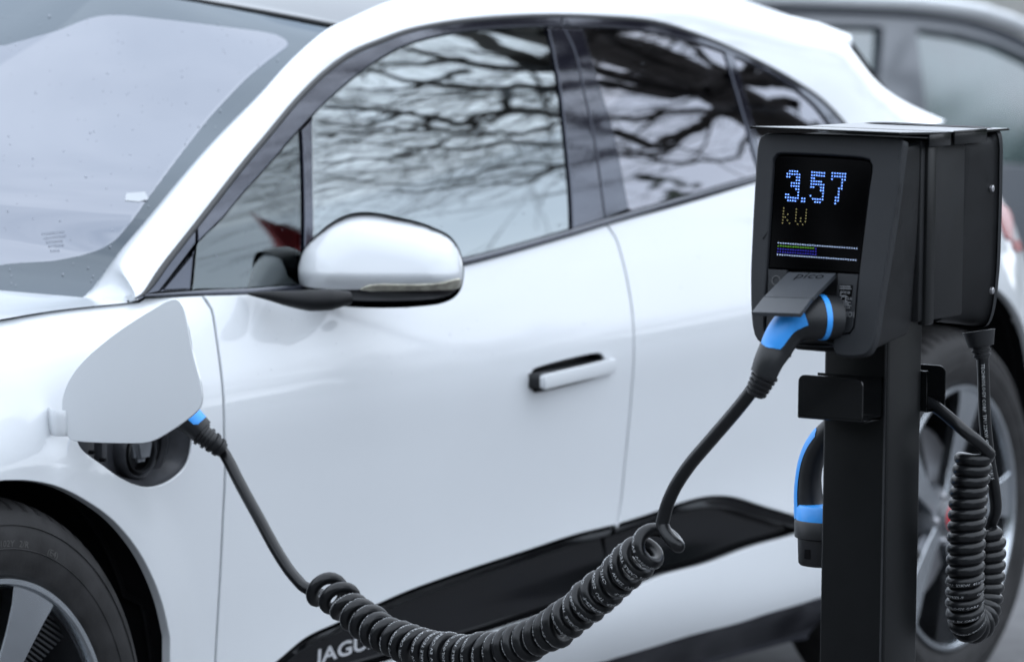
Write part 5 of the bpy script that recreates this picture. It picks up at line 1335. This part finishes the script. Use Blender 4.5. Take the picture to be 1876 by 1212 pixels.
def far_trees():
    rnd = random.Random(4); tubes = []
    def grow(p, d, r, L_, lv):
        pts, rad = [p], [r]; n = 4; dd = d
        for i in range(n):
            dd = dd+np.array([rnd.gauss(0, .13), rnd.gauss(0, .13), rnd.gauss(.03, .1)]); dd = dd/np.linalg.norm(dd); p = p+dd*L_/n; pts.append(p); rad.append(max(.006, r*(1-.55*(i+1)/n)))
        tubes.append((pts, rad, lv))
        if lv >= 4: return
        for j in range((6, 4, 4, 4)[lv]):
            i = rnd.randint(1 if lv else 2, n); a = rnd.uniform(0, 2*math.pi); nd = dd*.7+np.array([math.cos(a), math.sin(a), rnd.uniform(-.1, .6)])*.8; nd /= np.linalg.norm(nd); grow(pts[i], nd, rad[i]*.6, L_*rnd.uniform(.6, .8), lv+1)
    grow(np.zeros(3), np.array([0, 0, 1.]), .20, 2.9, 0)
    first = None
    for k, (x, y, rz, sc_, where) in enumerate([(20, -13.5, 0, 1., 'nearest of the row'), (25, -16.5, 2, .9, 'second of the row'), (15, -15.5, 4, .85, 'at the near end of the row'), (30, -19.5, 1, 1.05, 'far end of the row'), (10.5, -14.2, 3, .8, 'lowest, opposite the front wing')]):
        t = tag(empty('bare_tree', (x, y, 0)), 'bare winter tree in front of the long hedge, '+where, 'tree', 'bare trees in front of the long hedge')
        t.rotation_euler = (0, 0, rz); t.scale = (sc_,)*3
        if first is None:
            t.location = (0, 0, 0); t.rotation_euler = (0, 0, 0); t.scale = (1, 1, 1)
            for nm, sel in (('trunk', lambda l: l == 0), ('branches', lambda l: l > 0)):
                V, Fc = [], []
                for pts, rad, lv in tubes:
                    if not sel(lv): continue
                    sg_ = 7 if lv < 2 else 3; T_, N_, B_ = frames(pts); b = len(V)
                    for i in range(len(pts)):
                        for j in range(sg_): a = 2*math.pi*j/sg_; V.append(pts[i]+rad[i]*(math.cos(a)*N_[i]+math.sin(a)*B_[i]))
                    for i in range(len(pts)-1):
                        for j in range(sg_): k_ = (j+1) % sg_; Fc.append((b+i*sg_+j, b+i*sg_+k_, b+(i+1)*sg_+k_, b+(i+1)*sg_+j))
                o = mesh(nm, V, Fc, MT['bark'], t)
                if nm == 'branches': o['kind'] = 'stuff'
            first = t; t.location = (x, y, 0); t.rotation_euler = (0, 0, rz); t.scale = (sc_,)*3
        else:
            for ch in first.children:
                c = ch.copy(); col.objects.link(c); c.parent = t
far_trees()
def hedge(name, a, b, h, w, label, seed):
    rnd = np.random.RandomState(seed); a, b = np.array(a, float), np.array(b, float); L_ = np.linalg.norm(b-a); d = (b-a)/L_; s = np.array([-d[1], d[0]]); n = int(L_*h*26)
    V, Fc = [], []
    for i in range(n):
        t = rnd.rand()*L_; hh = h*(.86+.14*math.sin(t*1.3+seed)+.08*math.sin(t*4.1)); q = a+d*t+s*rnd.randn()*w*.3; z = rnd.rand()**.8*hh; c = np.array([q[0], q[1], z]); u = rnd.randn(3); u /= np.linalg.norm(u); v = np.cross(u, rnd.randn(3)); v /= np.linalg.norm(v); r_ = .16+.12*rnd.rand(); k = len(V)
        V += [c-u*r_, c+v*r_*.6, c+u*r_, c-v*r_*.6]; Fc.append((k, k+1, k+2, k+3))
    # woody core
    k = len(V); 
    for q in (a-s*w*.2, b-s*w*.2, b+s*w*.2, a+s*w*.2): V += [np.array([q[0], q[1], 0]), np.array([q[0], q[1], h*.72])]
    for i in range(4): j = (i+1) % 4; Fc.append((k+2*i, k+2*j, k+2*j+1, k+2*i+1))
    Fc.append((k+1, k+3, k+5, k+7))
    o = mesh(name, V, Fc, MT['hedge'], None, smooth=False); return tag(o, label, 'hedge')
hedge('hedge', (-20, -17), (46, -24), 3.0, 1.4, 'long dark hedge closing the near side of the car park, mirrored in the white doors', 1)
hedge('evergreen_bank', (25, -11.5), (30, -1), 9.2, 3.0, 'tall dark evergreen bank behind the bare tree, mirrored low in the rear side window', 6)
def wall():
    t = box('wall', (-12, 19, 0), (60, 19.25, 1.5), MT['concrete'], None, bev=.01); tag(t, 'long pale concrete wall far behind the grey car', 'wall'); box('coping', (-12, 18.95, 1.5), (60, 19.3, 1.58), MT['concrete'], t, bev=.01)
wall()
hedge('hedge', (46, -24), (60, 22), 3.2, 1.4, 'hedge across the far end of the car park', 3)
hedge('hedge', (-15, -15), (-17, 20), 8.2, 2.2, 'tall unseen evergreen screen, added to keep the lit charging display dark', 4)  # out of view; added to shade the charger front and darken its display

def red_prop():  # stand-in added out of view, outlined to give the quarter glass its red reflection
    px = [(462, 386), (482, 400), (503, 418), (528, 428), (575, 434), (575, 462), (530, 461), (511, 457), (500, 436), (484, 412)]
    P = [mirrored(q, 9+.1*i) for i, q in enumerate(px)]; c = np.mean(P, axis=0); off_ = np.array([.03, -.02, .02]); n = len(P)
    t = tag(empty('red_prop', (c[0], c[1], 0)), 'red fabric sail on a pole, added and shaped for the red reflection in the small front side window', 'prop')
    mesh('fabric', P+[p+off_ for p in P], [tuple(range(n)), tuple(range(n, 2*n))[::-1]]+[(i, (i+1) % n, n+(i+1) % n, n+i) for i in range(n)], MT['prop'], t, smooth=False)
    q = P[4]; sweep('pole', [(q[0], q[1], 0), (q[0], q[1], q[2]*.6), (q[0], q[1], q[2]+.3)], .03, MT['steel'], t, seg=10)
red_prop()
# ================================================================ RAIN DROPS on paint and glass
def drops():
    rnd = random.Random(5)
    def put(name, parent, cfg, n, r0, r1):
        V, Fc = [], []
        for _ in range(n):
            q = (rnd.uniform(*cfg['x']), rnd.uniform(*cfg['y'])); 
            if not cfg['ok'](q): continue
            P, N_ = cfg['f'](q)
            if P is None: continue
            r = r0+(r1-r0)*rnd.random()**3; u = np.cross(N_, [0, 0, 1.]); u /= np.linalg.norm(u); v = np.cross(u, N_); b = len(V); k = 7; e = 1+.5*rnd.random()
            for j in range(k): a = 2*math.pi*j/k; V.append(P+r*(math.cos(a)*u+e*math.sin(a)*v)+N_*.0002)
            for j in range(k): a = 2*math.pi*j/k; V.append(P+r*.6*(math.cos(a)*u+e*math.sin(a)*v)+N_*r*.4)
            V.append(P+N_*r*.5)
            for j in range(k): Fc += [(b+j, b+(j+1) % k, b+k+(j+1) % k, b+k+j), (b+k+j, b+k+(j+1) % k, b+2*k)]
        o = mesh(name, V, Fc, MT['drop'], parent); o['kind'] = 'stuff'
    pin = lambda poly: (lambda q: inside(np.array([q], float), np.array(poly, float))[0])
    def fg(q): p = hitS(q, SG); n = NB(p[0], p[2], SG); return p-n*.004, n
    def fb(q): p = hitS(q, SB); n = NB(p[0], p[2], SB); return p, n
    def fw_(q):
        u = ws_param(q)
        if u is None: return None, None
        return np.array(wsS(*u))+wsN(*u)*.002, wsN(*u)
    put('rain_drops', ws_obj, dict(x=(0, 560), y=(5, 535), ok=pin([(0, 0), (560, 60), (300, 330), (170, 530), (0, 530)]), f=fw_), 230, .0007, .0019)
    put('rain_drops', car, dict(x=(380, 1330), y=(60, 520), ok=pin([(380, 520), (380, 440), (560, 230), (700, 110), (1000, 55), (1300, 90), (1370, 320), (1040, 415), (850, 470), (550, 520)]), f=fg), 190, .0006, .0016)
    put('rain_drops', car, dict(x=(390, 1370), y=(420, 760), ok=pin([(410, 560), (860, 500), (1370, 345), (1370, 560), (1150, 620), (700, 700), (430, 740)]), f=fb), 120, .0005, .0012)
drops()

def drips():
    m = MT['seal']; V, Fc = [], []
    for (x0, y0, x1, y1, w) in ((1645, 283, 1645, 293, 1.6), (1650, 336, 1643, 402, 1.1), (1652, 404, 1649, 420, 1.1), (1673, 370, 1672, 384, .9), (1677, 384, 1675, 400, .8)):
        C = [hit((x0+(x1-x0)*t+.6*math.sin(t*6), y0+(y1-y0)*t), 1, CC[1]-.0985) for t in np.linspace(0, 1, 6)]; b = len(V)
        for i, c in enumerate(C): ww = w*.00033*(1+.5*math.sin(i*2)); V += [c+np.array([-ww, -.0002, 0]), c+np.array([ww, -.0002, 0])]
        Fc += [(b+2*i, b+2*i+1, b+2*i+3, b+2*i+2) for i in range(5)]
    o = mesh('water_run', V, Fc, MT['cavity'], post, smooth=False)
    a, b = F2((1398, 438), (1407, 424)); d = b-a; e = np.array([-d[1], d[0]])/np.linalg.norm(d)*.0005
    mesh('scratch', [np.array(FS(*q))+fn_*.0004 for q in (a-e*2.2, a+e*2.2, b+e*.5, b-e*.5)], [(0, 1, 2, 3)], MT['cavity'], post, smooth=False)
drips()

def screen_marks():
    """manufacturer print and a small painted highlight on the windscreen"""
    def quad_on(name, pts, m, par, d=.0006):
        V = []
        for q in pts:
            u = ws_param(q)
            if u is None: return
            V.append(np.array(wsS(*u))+wsN(*u)*(.002+d))
        mesh(name, V, [tuple(range(len(V)))], m, par, smooth=False)
    quad_on('painted_glint', [(231, 356), (262, 353), (266, 366), (250, 371), (228, 369)], MT['glint'], clear)  # bright highlight on the glass, painted as a white patch
    rnd = random.Random(3)
    for r, (y, w) in enumerate(((428, 42), (436, 38), (444, 30), (452, 26), (461, 18))):
        x = 76+r*4; x1 = x+w
        while x < x1:
            k = rnd.uniform(2, 5); yy = y-(x-76)*.10; quad_on('glass_marking', [(x, yy), (x+k, yy-.4), (x+k, yy+3.4), (x, yy+3.6)], MT['frit_print'], clear); x += k+1.6
screen_marks()
